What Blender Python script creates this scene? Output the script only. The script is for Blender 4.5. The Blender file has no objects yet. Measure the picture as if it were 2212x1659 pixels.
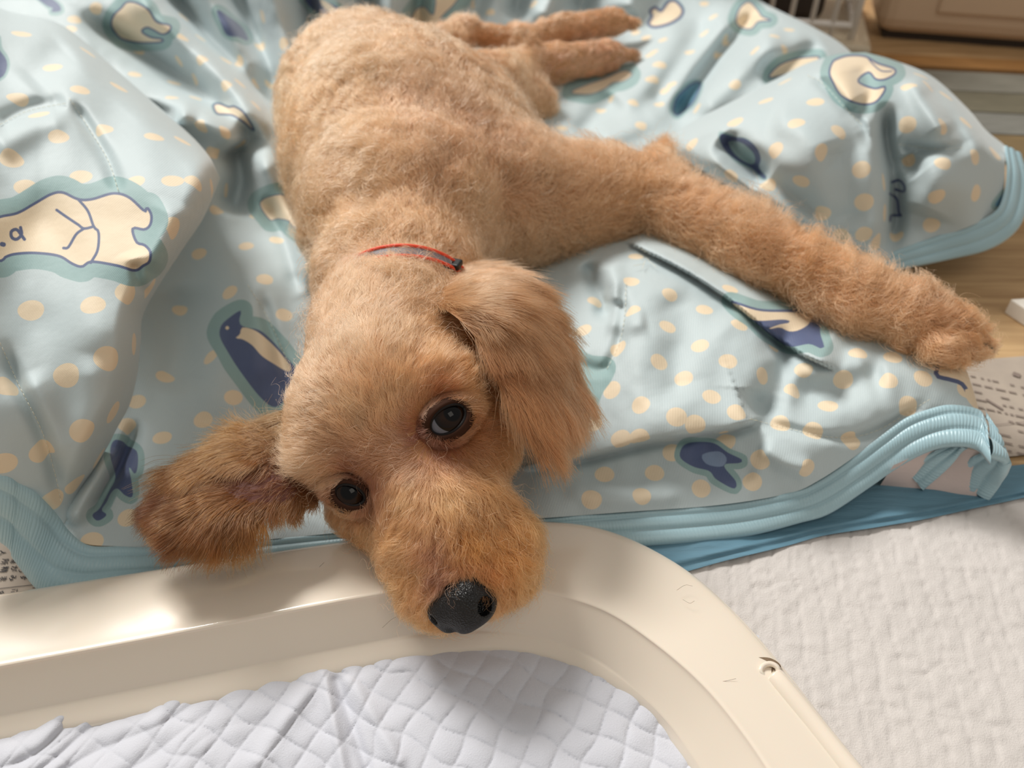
import bpy, math, random
import numpy as np
from mathutils import Vector
random.seed(7); RNG = np.random.default_rng(11)
SC = bpy.context.scene; COL = SC.collection

# ------------------------------------------------------------------ camera, world, lights
CH = 0.34; PIT = math.radians(42); FPX = 1750.0
CC = np.array([0, 0, CH]); CF = np.array([0, math.cos(PIT), -math.sin(PIT)])
CU = np.array([0, math.sin(PIT), math.cos(PIT)]); CR = np.array([1.0, 0, 0])
cam = bpy.data.cameras.new('camera'); camo = bpy.data.objects.new('camera', cam); COL.objects.link(camo)
camo.location = (0, 0, CH); camo.rotation_euler = (math.radians(90) - PIT, 0, 0)
cam.sensor_width = 36; cam.lens = FPX / 2212 * 36; cam.clip_start = 0.01; cam.clip_end = 50
cam.dof.use_dof = True; cam.dof.focus_distance = 0.352; cam.dof.aperture_fstop = 8.0
SC.camera = camo
w = bpy.data.worlds.new('world'); SC.world = w; w.use_nodes = True
w.node_tree.nodes['Background'].inputs[0].default_value = (1.0, 0.94, 0.86, 1)
w.node_tree.nodes['Background'].inputs[1].default_value = 0.36
SC.view_settings.view_transform = 'Standard'; SC.view_settings.look = 'None'
SC.view_settings.exposure = 0.08; SC.view_settings.gamma = 1.0; SC.view_settings.use_curve_mapping = False
SC.cycles.use_denoising = True
SC.cycles.max_bounces = 10; SC.cycles.transparent_max_bounces = 8

def area(name, loc, aim, size, power, color):
    l = bpy.data.lights.new(name, 'AREA'); l.shape = 'RECTANGLE'; l.size = size[0]; l.size_y = size[1]
    l.energy = power; l.color = color
    o = bpy.data.objects.new(name, l); COL.objects.link(o); o.location = loc
    o.rotation_euler = (Vector(aim) - Vector(loc)).to_track_quat('-Z', 'Y').to_euler()
    return o
area('window_light', (-1.95, 2.8, 3.25), (0, 0.3, 0.03), (1.7, 1.3), 222, (1.0, 0.975, 0.93))
area('fill_light', (0.7, -0.5, 2.3), (0, 0.3, 0), (1.0, 1.0), 6, (1.0, 0.93, 0.82))  # weak warm fill added from above, not a lamp of the room

# ------------------------------------------------------------------ helpers
def P(px, py, z):
    px = np.asarray(px, float); py = np.asarray(py, float); z = np.asarray(z, float)
    d = CF + CR * ((px - 1106) / FPX)[..., None] - CU * ((py - 829.5) / FPX)[..., None]
    return CC + d * ((z - CH) / d[..., 2])[..., None]
def Q(px, py, dep):
    return CC + dep * (CF + CR * (px - 1106) / FPX - CU * (py - 829.5) / FPX)
def proj(p):
    v = p - CC; dd = v @ CF
    return 1106 + FPX * (v @ CR) / dd, 829.5 - FPX * (v @ CU) / dd, dd
def lin(c):
    c = np.asarray(c, float) / 255.0
    return np.where(c <= 0.04045, c / 12.92, ((c + 0.055) / 1.055) ** 2.4)
def rgba(r, g, b): return (*[float(x) for x in lin((r, g, b))], 1.0)
def tag(o, label=None, cat=None, group=None, kind=None):
    if label: o['label'] = label
    if cat: o['category'] = cat
    if group: o['group'] = group
    if kind: o['kind'] = kind
    return o
def empty(name, loc):
    o = bpy.data.objects.new(name, None); o.location = loc; o.empty_display_size = 0.01; COL.objects.link(o); return o
def adopt(o, parent):
    """parent a part whose mesh is in world coordinates"""
    from mathutils import Matrix
    r = parent
    while r.parent: r = r.parent
    o.parent = parent
    o.matrix_parent_inverse = Matrix.Translation(-r.location) if parent is r else Matrix.Identity(4)
def mesh_obj(name, V, F, mat, parent=None, smooth=True, uv=None):
    V = np.ascontiguousarray(V, dtype=np.float32)
    me = bpy.data.meshes.new(name)
    F = np.asarray(F)
    if F.ndim == 2:
        n, k = F.shape
        me.vertices.add(len(V)); me.vertices.foreach_set('co', V.ravel())
        me.loops.add(n * k); me.loops.foreach_set('vertex_index', F.astype(np.int32).ravel())
        me.polygons.add(n); me.polygons.foreach_set('loop_start', np.arange(0, n * k, k, dtype=np.int32))
        me.polygons.foreach_set('loop_total', np.full(n, k, dtype=np.int32))
    else:
        me.from_pydata([tuple(map(float, v)) for v in V], [], [list(map(int, f)) for f in F])
    me.polygons.foreach_set('use_smooth', np.full(len(me.polygons), smooth, dtype=bool))
    me.update(calc_edges=True)
    if uv is not None:
        l = me.uv_layers.new(name='UVMap'); idx = np.empty(len(me.loops), dtype=np.int32)
        me.loops.foreach_get('vertex_index', idx); l.data.foreach_set('uv', np.asarray(uv, np.float32)[idx].ravel())
    me.validate()
    if mat: me.materials.append(mat)
    o = bpy.data.objects.new(name, me); COL.objects.link(o)
    if parent is not None: adopt(o, parent)
    return o
def grid_faces(n, m, flip=False):
    i, j = np.meshgrid(np.arange(n - 1), np.arange(m - 1), indexing='ij')
    a = (i * m + j).ravel(); F = np.stack([a, a + m, a + m + 1, a + 1], 1)
    return F[:, ::-1] if flip else F
def cat(pts, n, closed=False):
    """Catmull-Rom resample to n points evenly by length"""
    p = np.asarray(pts, float)
    q = np.vstack([p[-1:], p, p[:2]]) if closed else np.vstack([2 * p[0] - p[1], p, 2 * p[-1] - p[-2]])
    t = np.linspace(0, 1, 12, endpoint=False)[:, None]; out = []
    for i in range(1, len(q) - 2):
        a, b, c, d = q[i - 1:i + 3]
        out.append(0.5 * (2 * b + (c - a) * t + (2 * a - 5 * b + 4 * c - d) * t ** 2 + (3 * b - a - 3 * c + d) * t ** 3))
    out.append(q[-2][None]); o = np.vstack(out)
    s = np.r_[0, np.cumsum(np.linalg.norm(np.diff(o[:, :2], axis=0), axis=1))]
    u = np.linspace(0, s[-1], n)
    return np.stack([np.interp(u, s, o[:, k]) for k in range(o.shape[1])], 1)
def catp(pts, n):
    """Catmull-Rom with uniform parameter (points stay matched between rails)"""
    p = np.asarray(pts, float); q = np.vstack([2 * p[0] - p[1], p, 2 * p[-1] - p[-2]])
    u = np.linspace(0, len(p) - 1 - 1e-6, n); i = u.astype(int); t = (u - i)[:, None]
    a, b, c, d = q[i], q[i + 1], q[i + 2], q[i + 3]
    return 0.5 * (2 * b + (c - a) * t + (2 * a - 5 * b + 4 * c - d) * t ** 2 + (3 * b - a - 3 * c + d) * t ** 3)
def tube(path, r, seg=10, cap=True, name='tube', mat=None, parent=None):
    path = np.asarray(path, float); n = len(path); r = np.broadcast_to(np.asarray(r, float), (n,))
    T = np.gradient(path, axis=0); T /= np.linalg.norm(T, axis=1)[:, None] + 1e-12
    up = np.array([0, 0, 1.0]); V = []
    for i in range(n):
        a = np.cross(T[i], up)
        if np.linalg.norm(a) < 1e-3: a = np.cross(T[i], [0, 1.0, 0])
        a /= np.linalg.norm(a); b = np.cross(T[i], a)
        th = np.arange(seg) * 2 * np.pi / seg
        V.append(path[i] + r[i] * (np.cos(th)[:, None] * a + np.sin(th)[:, None] * b))
    V = np.vstack(V); F = []
    for i in range(n - 1):
        for j in range(seg):
            k = (j + 1) % seg; F.append([i * seg + j, i * seg + k, (i + 1) * seg + k, (i + 1) * seg + j])
    V = np.vstack([V, path[0], path[-1]]); c0 = n * seg
    for j in range(seg):
        k = (j + 1) % seg; F.append([j, c0, k, k]) if False else None
    Ft = [[j, c0, (j + 1) % seg] for j in range(seg)][::1] + [[(n - 1) * seg + (j + 1) % seg, c0 + 1, (n - 1) * seg + j] for j in range(seg)]
    Fa = np.empty(len(F) + len(Ft), dtype=object); Fa[:] = [list(f) for f in F] + [list(f) for f in Ft]
    if name is None: return V, list(Fa)
    return mesh_obj(name, V, Fa, mat, parent)
def fade(t): return t * t * (3 - 2 * t)
_NT = RNG.random((64, 64, 64)).astype(np.float32)
def noise3(p, s):
    p = np.asarray(p) * s; i = np.floor(p).astype(int); f = fade(p - i); i &= 63; j = (i + 1) & 63
    x0, y0, z0 = i[..., 0], i[..., 1], i[..., 2]; x1, y1, z1 = j[..., 0], j[..., 1], j[..., 2]
    fx, fy, fz = f[..., 0], f[..., 1], f[..., 2]
    def L(a, b, t): return a + (b - a) * t
    c00 = L(_NT[x0, y0, z0], _NT[x1, y0, z0], fx); c10 = L(_NT[x0, y1, z0], _NT[x1, y1, z0], fx)
    c01 = L(_NT[x0, y0, z1], _NT[x1, y0, z1], fx); c11 = L(_NT[x0, y1, z1], _NT[x1, y1, z1], fx)
    return L(L(c00, c10, fy), L(c01, c11, fy), fz) * 2 - 1
def n2(x, y, s): return noise3(np.stack([x, y, np.full_like(x, 3.7)], -1), s)

class NT:
    def __init__(s, name):
        s.m = bpy.data.materials.new(name); s.m.use_nodes = True; s.t = s.m.node_tree
        s.b = s.t.nodes['Principled BSDF']
    def n(s, typ, **kw):
        o = s.t.nodes.new(typ)
        for k, v in kw.items():
            if k.startswith('i_'):
                kk = k[2:]; o.inputs[int(kk) if kk.isdigit() else kk.replace('_', ' ')].default_value = v
            else: setattr(o, k, v)
        return o
    def l(s, a, b): s.t.links.new(a, b)
    def set(s, **kw):
        for k, v in kw.items(): s.b.inputs[k.replace('_', ' ')].default_value = v
        return s
def simple(name, col, rough=0.5, bump=0.0, scale=200, spec=0.5, var=0.0, coat=0.0, stretch=None, dist=0.001):
    m = NT(name); m.set(Base_Color=col, Roughness=rough, Specular_IOR_Level=spec, Coat_Weight=coat, Coat_Roughness=0.08)
    tc = m.n('ShaderNodeTexCoord'); src = tc.outputs['Object']
    if stretch:
        mp = m.n('ShaderNodeMapping'); mp.inputs['Scale'].default_value = stretch; m.l(src, mp.inputs[0]); src = mp.outputs[0]
    nz = m.n('ShaderNodeTexNoise', i_Scale=scale, i_Detail=6.0); m.l(src, nz.inputs['Vector'])
    if var > 0:
        mx = m.n('ShaderNodeMix', data_type='RGBA'); mx.inputs[6].default_value = tuple(c * (1 - var) for c in col[:3]) + (1,)
        mx.inputs[7].default_value = tuple(min(1, c * (1 + var)) for c in col[:3]) + (1,)
        m.l(nz.outputs['Fac'], mx.inputs[0]); m.l(mx.outputs[2], m.b.inputs['Base Color'])
    if bump > 0:
        bp = m.n('ShaderNodeBump', i_Strength=bump, i_Distance=dist); m.l(nz.outputs['Fac'], bp.inputs['Height']); m.l(bp.outputs[0], m.b.inputs['Normal'])
    return m.m

# ------------------------------------------------------------------ floor and setting
def make_floor():
    m = NT('wood_floor'); m.set(Roughness=0.42)
    tc = m.n('ShaderNodeTexCoord'); mp = m.n('ShaderNodeMapping'); mp.inputs['Scale'].default_value = (3, 40, 1); mp.inputs['Rotation'].default_value = (0, 0, 0.15)
    nz = m.n('ShaderNodeTexNoise', i_Scale=3.0, i_Detail=8.0, i_Roughness=0.6)
    cr = m.n('ShaderNodeValToRGB'); cr.color_ramp.elements[0].color = rgba(160, 126, 88); cr.color_ramp.elements[1].color = rgba(205, 172, 128)
    cr.color_ramp.elements[0].position = 0.3; cr.color_ramp.elements[1].position = 0.7
    m.l(tc.outputs['Object'], mp.inputs[0]); m.l(mp.outputs[0], nz.inputs['Vector']); m.l(nz.outputs['Fac'], cr.inputs[0]); m.l(cr.outputs[0], m.b.inputs['Base Color'])
    V = [(-3, -1.5, 0), (3, -1.5, 0), (3, 0.62, 0), (-3, 0.62, 0), (-3, 3.5, 0), (3, 3.5, 0)]
    o = mesh_obj('floor', V, [[0, 1, 2, 3], [3, 2, 5, 4]], m.m, smooth=False); o['kind'] = 'structure'
    return o
floor = make_floor()

def boxV(x0, x1, y0, y1, z0, z1):
    V = [(x, y, z) for x in (x0, x1) for y in (y0, y1) for z in (z0, z1)]
    F = [[0, 1, 3, 2], [4, 6, 7, 5], [0, 4, 5, 1], [2, 3, 7, 6], [0, 2, 6, 4], [1, 5, 7, 3]]
    return np.array(V, float), F
def bevel(o, w, seg=3):
    md = o.modifiers.new('bevel', 'BEVEL'); md.width = w; md.segments = seg; md.limit_method = 'ANGLE'
    return o
def quadbox(c4, z0, z1, name, mat, parent=None, bev=0):
    """prism over four ground corners"""
    c4 = np.asarray(c4, float); V = np.vstack([np.c_[c4[:, :2], np.full(4, z0)], np.c_[c4[:, :2], np.full(4, z1)]])
    F = [[3, 2, 1, 0], [4, 5, 6, 7]] + [[i, (i + 1) % 4, (i + 1) % 4 + 4, i + 4] for i in range(4)]
    o = mesh_obj(name, V, F, mat, parent, smooth=False)
    if bev: bevel(o, bev)
    return o
def gtag(px, py, z=0.0): return tuple(P(px, py, z))
# worn boards at the far right, laid into the floor
M_plank = [simple('worn_board_%d' % i, c, 0.6, 0.4, 30, var=0.45, stretch=(1, 9, 1)) for i, c in enumerate([rgba(146, 104, 56), rgba(124, 122, 112), rgba(104, 100, 84), rgba(116, 116, 110), rgba(116, 98, 68)])]
for i, (ya, yb) in enumerate([(130, 153), (155, 196), (198, 240), (242, 286), (288, 345)]):
    c = [P(1700, ya - 14, 0), P(2500, ya + 26, 0), P(2500, yb + 26, 0), P(1700, yb - 14, 0)]
    o = quadbox(c, -0.002, 0.006 if i == 0 else 0.003, 'plank', M_plank[i], floor, bev=0.001)
    if i == 0: o['label'] = 'orange brown strip at the head of the worn boards'
# taupe plastic cabinet
M_box = simple('taupe_plastic', rgba(208, 182, 154), 0.45, 0.05, 900)
M_dark = simple('dark_gap', rgba(52, 42, 34), 0.7)
pa = P(1884, 86, 0)[:2]; pb = P(2212, 112, 0)[:2]; ud = (pb - pa) / np.linalg.norm(pb - pa); vd = np.array([-ud[1], ud[0]])
cab = empty('storage_cabinet', (*pa, 0)); tag(cab, 'taupe plastic storage cabinet with a raised front panel, at the top right', 'cabinet')
def cabq(a0, a1, b0, b1): return [pa + ud * a + vd * b for a, b in ((a0, b0), (a1, b0), (a1, b1), (a0, b1))]
quadbox(cabq(0, .55, 0, .35), 0.007, 0.42, 'body', M_box, cab, bev=0.018)
quadbox(cabq(.012, .54, .012, .34), 0.0, 0.016, 'plinth', M_dark, cab)
def onfront(px, py, off):
    d = CF + CR * (px - 1106) / FPX - CU * (py - 829.5) / FPX; p0 = np.r_[pa - vd * off, 0]; n = np.r_[vd, 0]
    return CC + d * (((p0 - CC) @ n) / (d @ n))
c0 = onfront(2022, 27, 0.0); a0 = (c0[:2] - pa) @ ud
quadbox(cabq(a0, .52, -.004, .004), c0[2], 0.38, 'front_panel', M_box, cab, bev=0.003)
# white wire cage left of it
M_wire = simple('white_wire', rgba(246, 240, 234), 0.4); M_tray = simple('cage_tray_plastic', rgba(205, 190, 165), 0.45)
cg = P(1838, 84, 0.02)[:2]; cage = empty('wire_cage', (*cg, 0)); tag(cage, 'white wire cage on a shallow cream tray, left of the taupe cabinet', 'cage')
def cp(a, b, z): return np.r_[cg - ud * a + vd * b, z]
nw, nd = 11, 8; stp = 0.023; W = stp * (nw - 1); D = stp * (nd - 1)
def wire(p0, p1, r): tube([p0, p1], r, 6, name='wire', mat=M_wire, parent=cage)
for i in range(nw):
    wire(cp(i * stp, 0, .02), cp(i * stp, 0, .2), .003 if i else .0045); wire(cp(i * stp, D, .02), cp(i * stp, D, .2), .0022)
for i in range(1, nd): wire(cp(0, i * stp, .02), cp(0, i * stp, .2), .0022); wire(cp(W, i * stp, .02), cp(W, i * stp, .2), .0022)
for k in range(6):
    z = .034 + k * .030
    wire(cp(0, 0, z), cp(W, 0, z), .0035); wire(cp(0, D, z), cp(W, D, z), .003); wire(cp(0, 0, z), cp(0, D, z), .003); wire(cp(W, 0, z), cp(W, D, z), .003)
cc4 = [cp(-.022, -.022, 0), cp(W + .02, -.022, 0), cp(W + .02, D + .02, 0), cp(-.022, D + .02, 0)]
quadbox([c[:2] for c in cc4][::-1], 0.0, 0.02, 'base_tray', M_tray, cage, bev=0.006)
cs = empty('cage_dark_box', tuple(cp(.15, .1, .02))); tag(cs, 'dark box added for the dark inside of the white wire cage', 'case')  # box added so that the cage inside reads dark
quadbox([cp(.03, .05, 0)[:2], cp(.28, .05, 0)[:2], cp(.28, .15, 0)[:2], cp(.03, .15, 0)[:2]][::-1], .0205, .15, 'body', simple('dark_plastic', rgba(58, 48, 42), .6), cs, bev=.01)
quadbox([cp(.025, .045, 0)[:2], cp(.285, .045, 0)[:2], cp(.285, .155, 0)[:2], cp(.025, .155, 0)[:2]][::-1], .15, .165, 'lid', M_dark, cs, bev=.004)

# papers
def paper_mat():
    m = NT('newsprint'); m.set(Base_Color=rgba(205, 190, 175), Roughness=0.8)
    nz = m.n('ShaderNodeTexNoise', i_Scale=60.0, i_Detail=5.0); tc = m.n('ShaderNodeTexCoord'); m.l(tc.outputs['Object'], nz.inputs['Vector'])
    cr = m.n('ShaderNodeValToRGB'); cr.color_ramp.elements[0].color = rgba(158, 146, 136); cr.color_ramp.elements[1].color = rgba(186, 173, 158)
    m.l(nz.outputs['Fac'], cr.inputs[0]); m.l(cr.outputs[0], m.b.inputs['Base Color']); return m.m
M_paper = paper_mat(); M_ink = simple('print_ink', rgba(40, 40, 44), 0.8)
def sheet(name, c4, z, mat, label, catg, amp=0.0006):
    n = 24; u, v = np.meshgrid(np.linspace(0, 1, n), np.linspace(0, 1, n), indexing='ij')
    c = [np.asarray(q)[:2] for q in c4]
    xy = (1 - u)[..., None] * (1 - v)[..., None] * c[0] + u[..., None] * (1 - v)[..., None] * c[1] + u[..., None] * v[..., None] * c[2] + (1 - u)[..., None] * v[..., None] * c[3]
    zz = z + amp * n2(xy[..., 0], xy[..., 1], 25)
    V = np.concatenate([xy, zz[..., None]], -1).reshape(-1, 3); V2 = V.copy(); V2[:, 2] -= 0.0004
    F = grid_faces(n, n); F = np.vstack([F, F[:, ::-1] + n * n])
    o = mesh_obj(name, np.vstack([V, V2]), F, mat); tag(o, label, catg); return o
sheet_l = sheet('newspaper', [P(-260, 1340, .003), P(190, 1290, .003), P(170, 1130, .003), P(-260, 1130, .003)], 0.003, M_paper, 'newspaper with Japanese text under the blanket corner at the far left', 'newspaper', 0.0002)
sheet_r = sheet('newspaper', [P(1960, 1010, .002), P(2420, 960, .002), P(2400, 756, .002), P(1900, 792, .002)], 0.0022, M_paper, 'printed newspaper sheet on the wood floor below the outstretched paw', 'newspaper', 0.0003)
def text_at(s, px, py, size, rot, z, parent, mirror=False):
    c = bpy.data.curves.new('t', 'FONT'); c.body = s; c.size = size; c.align_x = 'CENTER'; c.align_y = 'CENTER'; c.resolution_u = 2
    c.offset = size * 0.012
    t = bpy.data.objects.new('t', c); COL.objects.link(t)
    dg = bpy.context.evaluated_depsgraph_get(); me = bpy.data.meshes.new_from_object(t.evaluated_get(dg)); bpy.data.objects.remove(t)
    V = np.array([v.co[:] for v in me.vertices]) if len(me.vertices) else np.zeros((0, 3)); F = [list(p.vertices) for p in me.polygons]
    bpy.data.meshes.remove(me)
    if not len(V): return None
    a = math.radians(rot); p = P(px, py, z); X = V[:, 0] * math.cos(a) - V[:, 1] * math.sin(a) + p[0]; Y = V[:, 0] * math.sin(a) + V[:, 1] * math.cos(a) + p[1]
    return np.c_[X, Y, np.full(len(X), z)], F
def merge(lst, name, mat, parent=None, smooth=True):
    Vs = []; Fs = []; k = 0
    for it in lst:
        if it is None: continue
        V, F = it; Vs.append(V); Fs += [[i + k for i in f] for f in F]; k += len(V)
    Fa = np.empty(len(Fs), dtype=object); Fa[:] = Fs
    return mesh_obj(name, np.vstack(Vs), Fa, mat, parent, smooth)
zt = 0.0034
tx = [('所', 9, 1213, .0038), ('場', 30, 1210, .0038), ('精', 8, 1230, .0038), ('が', 29, 1228, .0038), ('り', 45, 1232, .0036), ('ま', 6, 1250, .0038), ('み', 26, 1248, .0038), ('す', 49, 1247, .0038),
      ('、', 62, 1252, .0038), ('人', 4, 1194, .0036), ('10', 73, 1272, .0026), ('11', 28, 1276, .0026), ('会', 1, 1281, .003)]
tb = [text_at(s, x, y, sz, -84, zt, None) for s, x, y, sz in tx]
def inkbar(x0, y0, x1, y1, wd, z):
    a, b = P(x0, y0, z), P(x1, y1, z); d = (b - a) / np.linalg.norm(b - a); nn = np.array([-d[1], d[0], 0]) * wd / 2
    return np.array([a - nn, b - nn, b + nn, a + nn]), [[0, 1, 2, 3]]
tb += [inkbar(-80, 1280, 82, 1262, .0003, zt), inkbar(37, 1272, 35, 1286, .0003, zt), inkbar(83, 1265, 83, 1279, .0003, zt), inkbar(0, 1290, 33, 1286, .0004, zt)]
o = merge(tb, 'print', M_ink, sheet_l, False)
bars = []
M_ink2 = simple('faded_ink', rgba(132, 118, 110), 0.8)
for r in range(11):
    y = 812 + r * 16; x = 2096 + r * 4
    while x < 2330:
        ln = random.uniform(5, 26)
        if random.random() < .72: bars.append(inkbar(x, y + (x - 2100) * .22, x + ln, y + (x + ln - 2100) * .22, .0011, .0029))
        x += ln + random.uniform(4, 14)
bars.append(inkbar(2188, 806, 2204, 812, .004, .0029)); bars.append(inkbar(2130, 862, 2166, 884, .0018, .0029)); bars.append(inkbar(2120, 920, 2330, 900, .0004, .0029))
merge(bars, 'print', M_ink2, sheet_r, False)
wb = quadbox([P(2168, 676, 0), P(2290, 668, 0), P(2360, 735, 0), P(2228, 716, 0)][::-1], 0.0, 0.012, 'white_card', simple('white_card', rgba(238, 232, 222), .6), None, bev=.001)
tag(wb, 'white card box corner on the floor right of the front paw', 'box')

# ------------------------------------------------------------------ pads
def pad_mat(name, col, sc, strn, stain=None):
    m = NT(name); m.set(Base_Color=col, Roughness=0.85, Sheen_Weight=0.2)
    tc = m.n('ShaderNodeTexCoord'); nz = m.n('ShaderNodeTexNoise', i_Scale=sc, i_Detail=8.0, i_Roughness=0.65); m.l(tc.outputs['Object'], nz.inputs['Vector'])
    n3 = m.n('ShaderNodeTexNoise', i_Scale=22.0, i_Detail=4.0); m.l(tc.outputs['Object'], n3.inputs['Vector'])
    mx = m.n('ShaderNodeMix', data_type='RGBA'); mx.inputs[6].default_value = tuple(c * .93 for c in col[:3]) + (1,); mx.inputs[7].default_value = col
    m.l(n3.outputs['Fac'], mx.inputs[0]); m.l(mx.outputs[2], m.b.inputs['Base Color'])
    bp = m.n('ShaderNodeBump', i_Strength=strn, i_Distance=0.0012); m.l(nz.outputs['Fac'], bp.inputs['Height']); m.l(bp.outputs[0], m.b.inputs['Normal'])
    return m.m
M_pad = pad_mat('pad_fleece', rgba(208, 210, 219), 1500, 0.35); M_pad2 = pad_mat('pad_tissue', rgba(216, 210, 206), 1300, 0.5)
M_blue = simple('blue_film', rgba(98, 138, 158), 0.6, 0.6, 40, var=0.18, stretch=(1, 6, 1), dist=.002)
# quilted pad inside the tray
gx, gy = np.meshgrid(np.arange(-220, 1640, 3.2), np.arange(1372, 1860, 3.2), indexing='ij')
b = P(gx, gy, 0.004); x, y = b[..., 0], b[..., 1]
wx = x + .0028 * n2(x, y, 70); wy = y + .0028 * n2(x + 9, y, 70)
a = math.radians(-26); cell = .0118
U = (wx * math.cos(a) + wy * math.sin(a)) / cell; Vv = (-wx * math.sin(a) + wy * math.cos(a)) / cell
pu = np.abs(np.sin(np.pi * U)); pv = np.abs(np.sin(np.pi * Vv))
hgt = .0017 * (pu * pv) ** .32 * (1 + .35 * n2(x, y, 75))
crum = .0018 * n2(x, y, 60) + .001 * n2(x, y, 140)
left = fade(np.clip((650 - gx) / 500, 0, 1)); 
diag = (x * math.cos(math.radians(52)) - y * math.sin(math.radians(52)))
hgt = hgt * (1 - .35 * left) + crum * (.25 + .9 * left) + .0018 * left * np.abs(np.sin(diag * 260 + 2 * n2(x, y, 40)))
for (fx, fy, gx2, gy2, am, sg) in [(700, 1455, 745, 1680, .003, 10), (728, 1470, 800, 1680, -.0025, 9), (670, 1480, 560, 1640, .0028, 16), (760, 1470, 860, 1640, .002, 12)]:
    d = np.array([gx2 - fx, gy2 - fy], float); L = np.linalg.norm(d); d /= L; t = np.clip((gx - fx) * d[0] + (gy - fy) * d[1], 0, L); dd = np.hypot(gx - fx - t * d[0], gy - fy - t * d[1])
    hgt += am * np.exp(-dd ** 2 / 2 / sg ** 2)
edge = fade(np.clip((gy - 1390) / 60, 0, 1))
zz = 0.0032 + (hgt + .002) * (.45 + .55 * edge)
V = P(gx, gy, zz).reshape(-1, 3)
ipad = mesh_obj('quilted_pad', V, grid_faces(*gx.shape, flip=False)[:, ::-1], M_pad); tag(ipad, 'white quilted puppy pad with diamond pillows inside the tray frame', 'pad')
# outer pad with blue border
outer = empty('puppy_pad', gtag(1900, 1400)); tag(outer, 'flat white puppy pad with a blue film border, right of the tray', 'pad')
up = cat([(1100, 1330), (1300, 1275), (1440, 1240), (1560, 1206), (1700, 1172), (1780, 1150), (1900, 1131), (2000, 1114), (2100, 1092), (2212, 1068), (2500, 1000)], 260)
lo = np.array([[700, 1950], [2900, 1950]], float)
n, m_ = 260, 170; s = np.linspace(0, 1, m_)[None, :, None] ** 1.2
gp = up[:, None, :] * (1 - s) + (lo[0] + (lo[1] - lo[0]) * np.linspace(0, 1, n)[:, None])[:, None, :] * s
b = P(gp[..., 0], gp[..., 1], 0.003); x, y = b[..., 0], b[..., 1]
a = math.radians(-8); U = (x * math.cos(a) + y * math.sin(a)) / .0105 + .15 * n2(x, y, 80); W2 = (-x * math.sin(a) + y * math.cos(a)) / .03 + .3 * n2(x, y, 50)
h = -.0007 * np.exp(-(np.sin(np.pi * U) / .16) ** 2) - .0003 * np.exp(-(np.sin(np.pi * W2) / .06) ** 2) + .0006 * n2(x, y, 30) + .0004 * n2(x, y, 260)
mesh_obj('absorbent_sheet', P(gp[..., 0], gp[..., 1], .003 + h).reshape(-1, 3), grid_faces(n, m_)[:, ::-1], M_pad2, outer)
hi = cat([(1000, 1300), (1300, 1130), (1500, 1110), (1900, 1030), (2212, 1003), (2500, 960)], 260)
s = np.linspace(0, 1, 24)[None, :, None]; lo2 = up + np.array([0, 7.0])
gp = hi[:, None, :] * (1 - s) + lo2[:, None, :] * s
xw = P(gp[..., 0], gp[..., 1], .003); fold = np.broadcast_to(s[..., 0], gp.shape[:2])
h = .0022 + .0012 * n2(xw[..., 0], xw[..., 1], 70) + .0012 * np.exp(-((fold - .82) / .05) ** 2) + .0008 * np.exp(-((fold - .97) / .03) ** 2) - .0012 * np.exp(-((fold - .9) / .03) ** 2)
mesh_obj('blue_border', P(gp[..., 0], gp[..., 1], .0026 + h).reshape(-1, 3), grid_faces(260, 24)[:, ::-1], M_blue, outer)['label'] = 'blue film border'

# ------------------------------------------------------------------ tray frame
M_cream = NT('glossy_cream_plastic'); M_cream.set(Base_Color=rgba(234, 222, 206), Roughness=0.2, Coat_Weight=0.6, Coat_Roughness=0.06, Subsurface_Weight=0.08, Subsurface_Scale=0.004)
M_cream = M_cream.m
st = [((-200, 1317), (-200, 1475), (-200, 1588), (-200, 1646)), ((0, 1285), (0, 1437), (0, 1548), (0, 1606)), ((400, 1222), (400, 1362), (400, 1468), (400, 1533)),
      ((800, 1163), (760, 1292), (740, 1400), (740, 1457)), ((1000, 1140), (950, 1264), (920, 1366), (920, 1421)), ((1180, 1128), (1080, 1262), (1050, 1362), (1060, 1407)),
      ((1320, 1150), (1200, 1282), (1170, 1378), (1160, 1418)), ((1460, 1218), (1310, 1318), (1270, 1415), (1240, 1447)), ((1570, 1308), (1410, 1383), (1350, 1468), (1330, 1493)),
      ((1660, 1405), (1510, 1468), (1430, 1545), (1410, 1555)), ((1755, 1525), (1590, 1560), (1490, 1622), (1462, 1625)), ((1860, 1662), (1668, 1672), (1560, 1735), (1520, 1720)), ((2020, 1880), (1780, 1860), (1650, 1920), (1600, 1900))]
NS = 200
rA, rB, rC, rD = [catp([s_[k] for s_ in st], NS) for k in range(4)]
def P2(r, z): return P(r[:, 0], r[:, 1], np.full(len(r), z))
A = P2(rA, .0185); B = P2(rB, .0275); Cc = P2(rC, .0105); D = P2(rD, .0042)
def mix(a, b, t, dz=0):
    o = a * (1 - t) + b * t; o[:, 2] += dz; return o
A0 = A.copy(); A0[:, 2] = .003; out = (A - B); out[:, 2] = 0; out /= np.linalg.norm(out, axis=1)[:, None]; A0 += out * .0015; A1 = A + out * .0012; A1[:, 2] = .0155
D0 = D.copy(); D0[:, 2] = .0024
prof = [A0, A1, A, mix(A, B, .12, .0012), mix(A, B, .5, .0012), mix(A, B, .88, .0004), B, mix(B, Cc, .1, -.0003), mix(B, Cc, .5, 0), mix(B, Cc, .9, 0), Cc, mix(Cc, D, .25, .0006), mix(Cc, D, .8, .0012), D, D0]
stk = np.stack(prof, 1)                      # NS x 15 x 3
sec = np.stack([catp(stk[i], 71) for i in range(NS)])
tray = empty('tray_frame', tuple(P(1230, 1270, .003))); tag(tray, 'glossy cream plastic tray frame with a rounded corner, under the dog\'s chin', 'tray')
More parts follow.
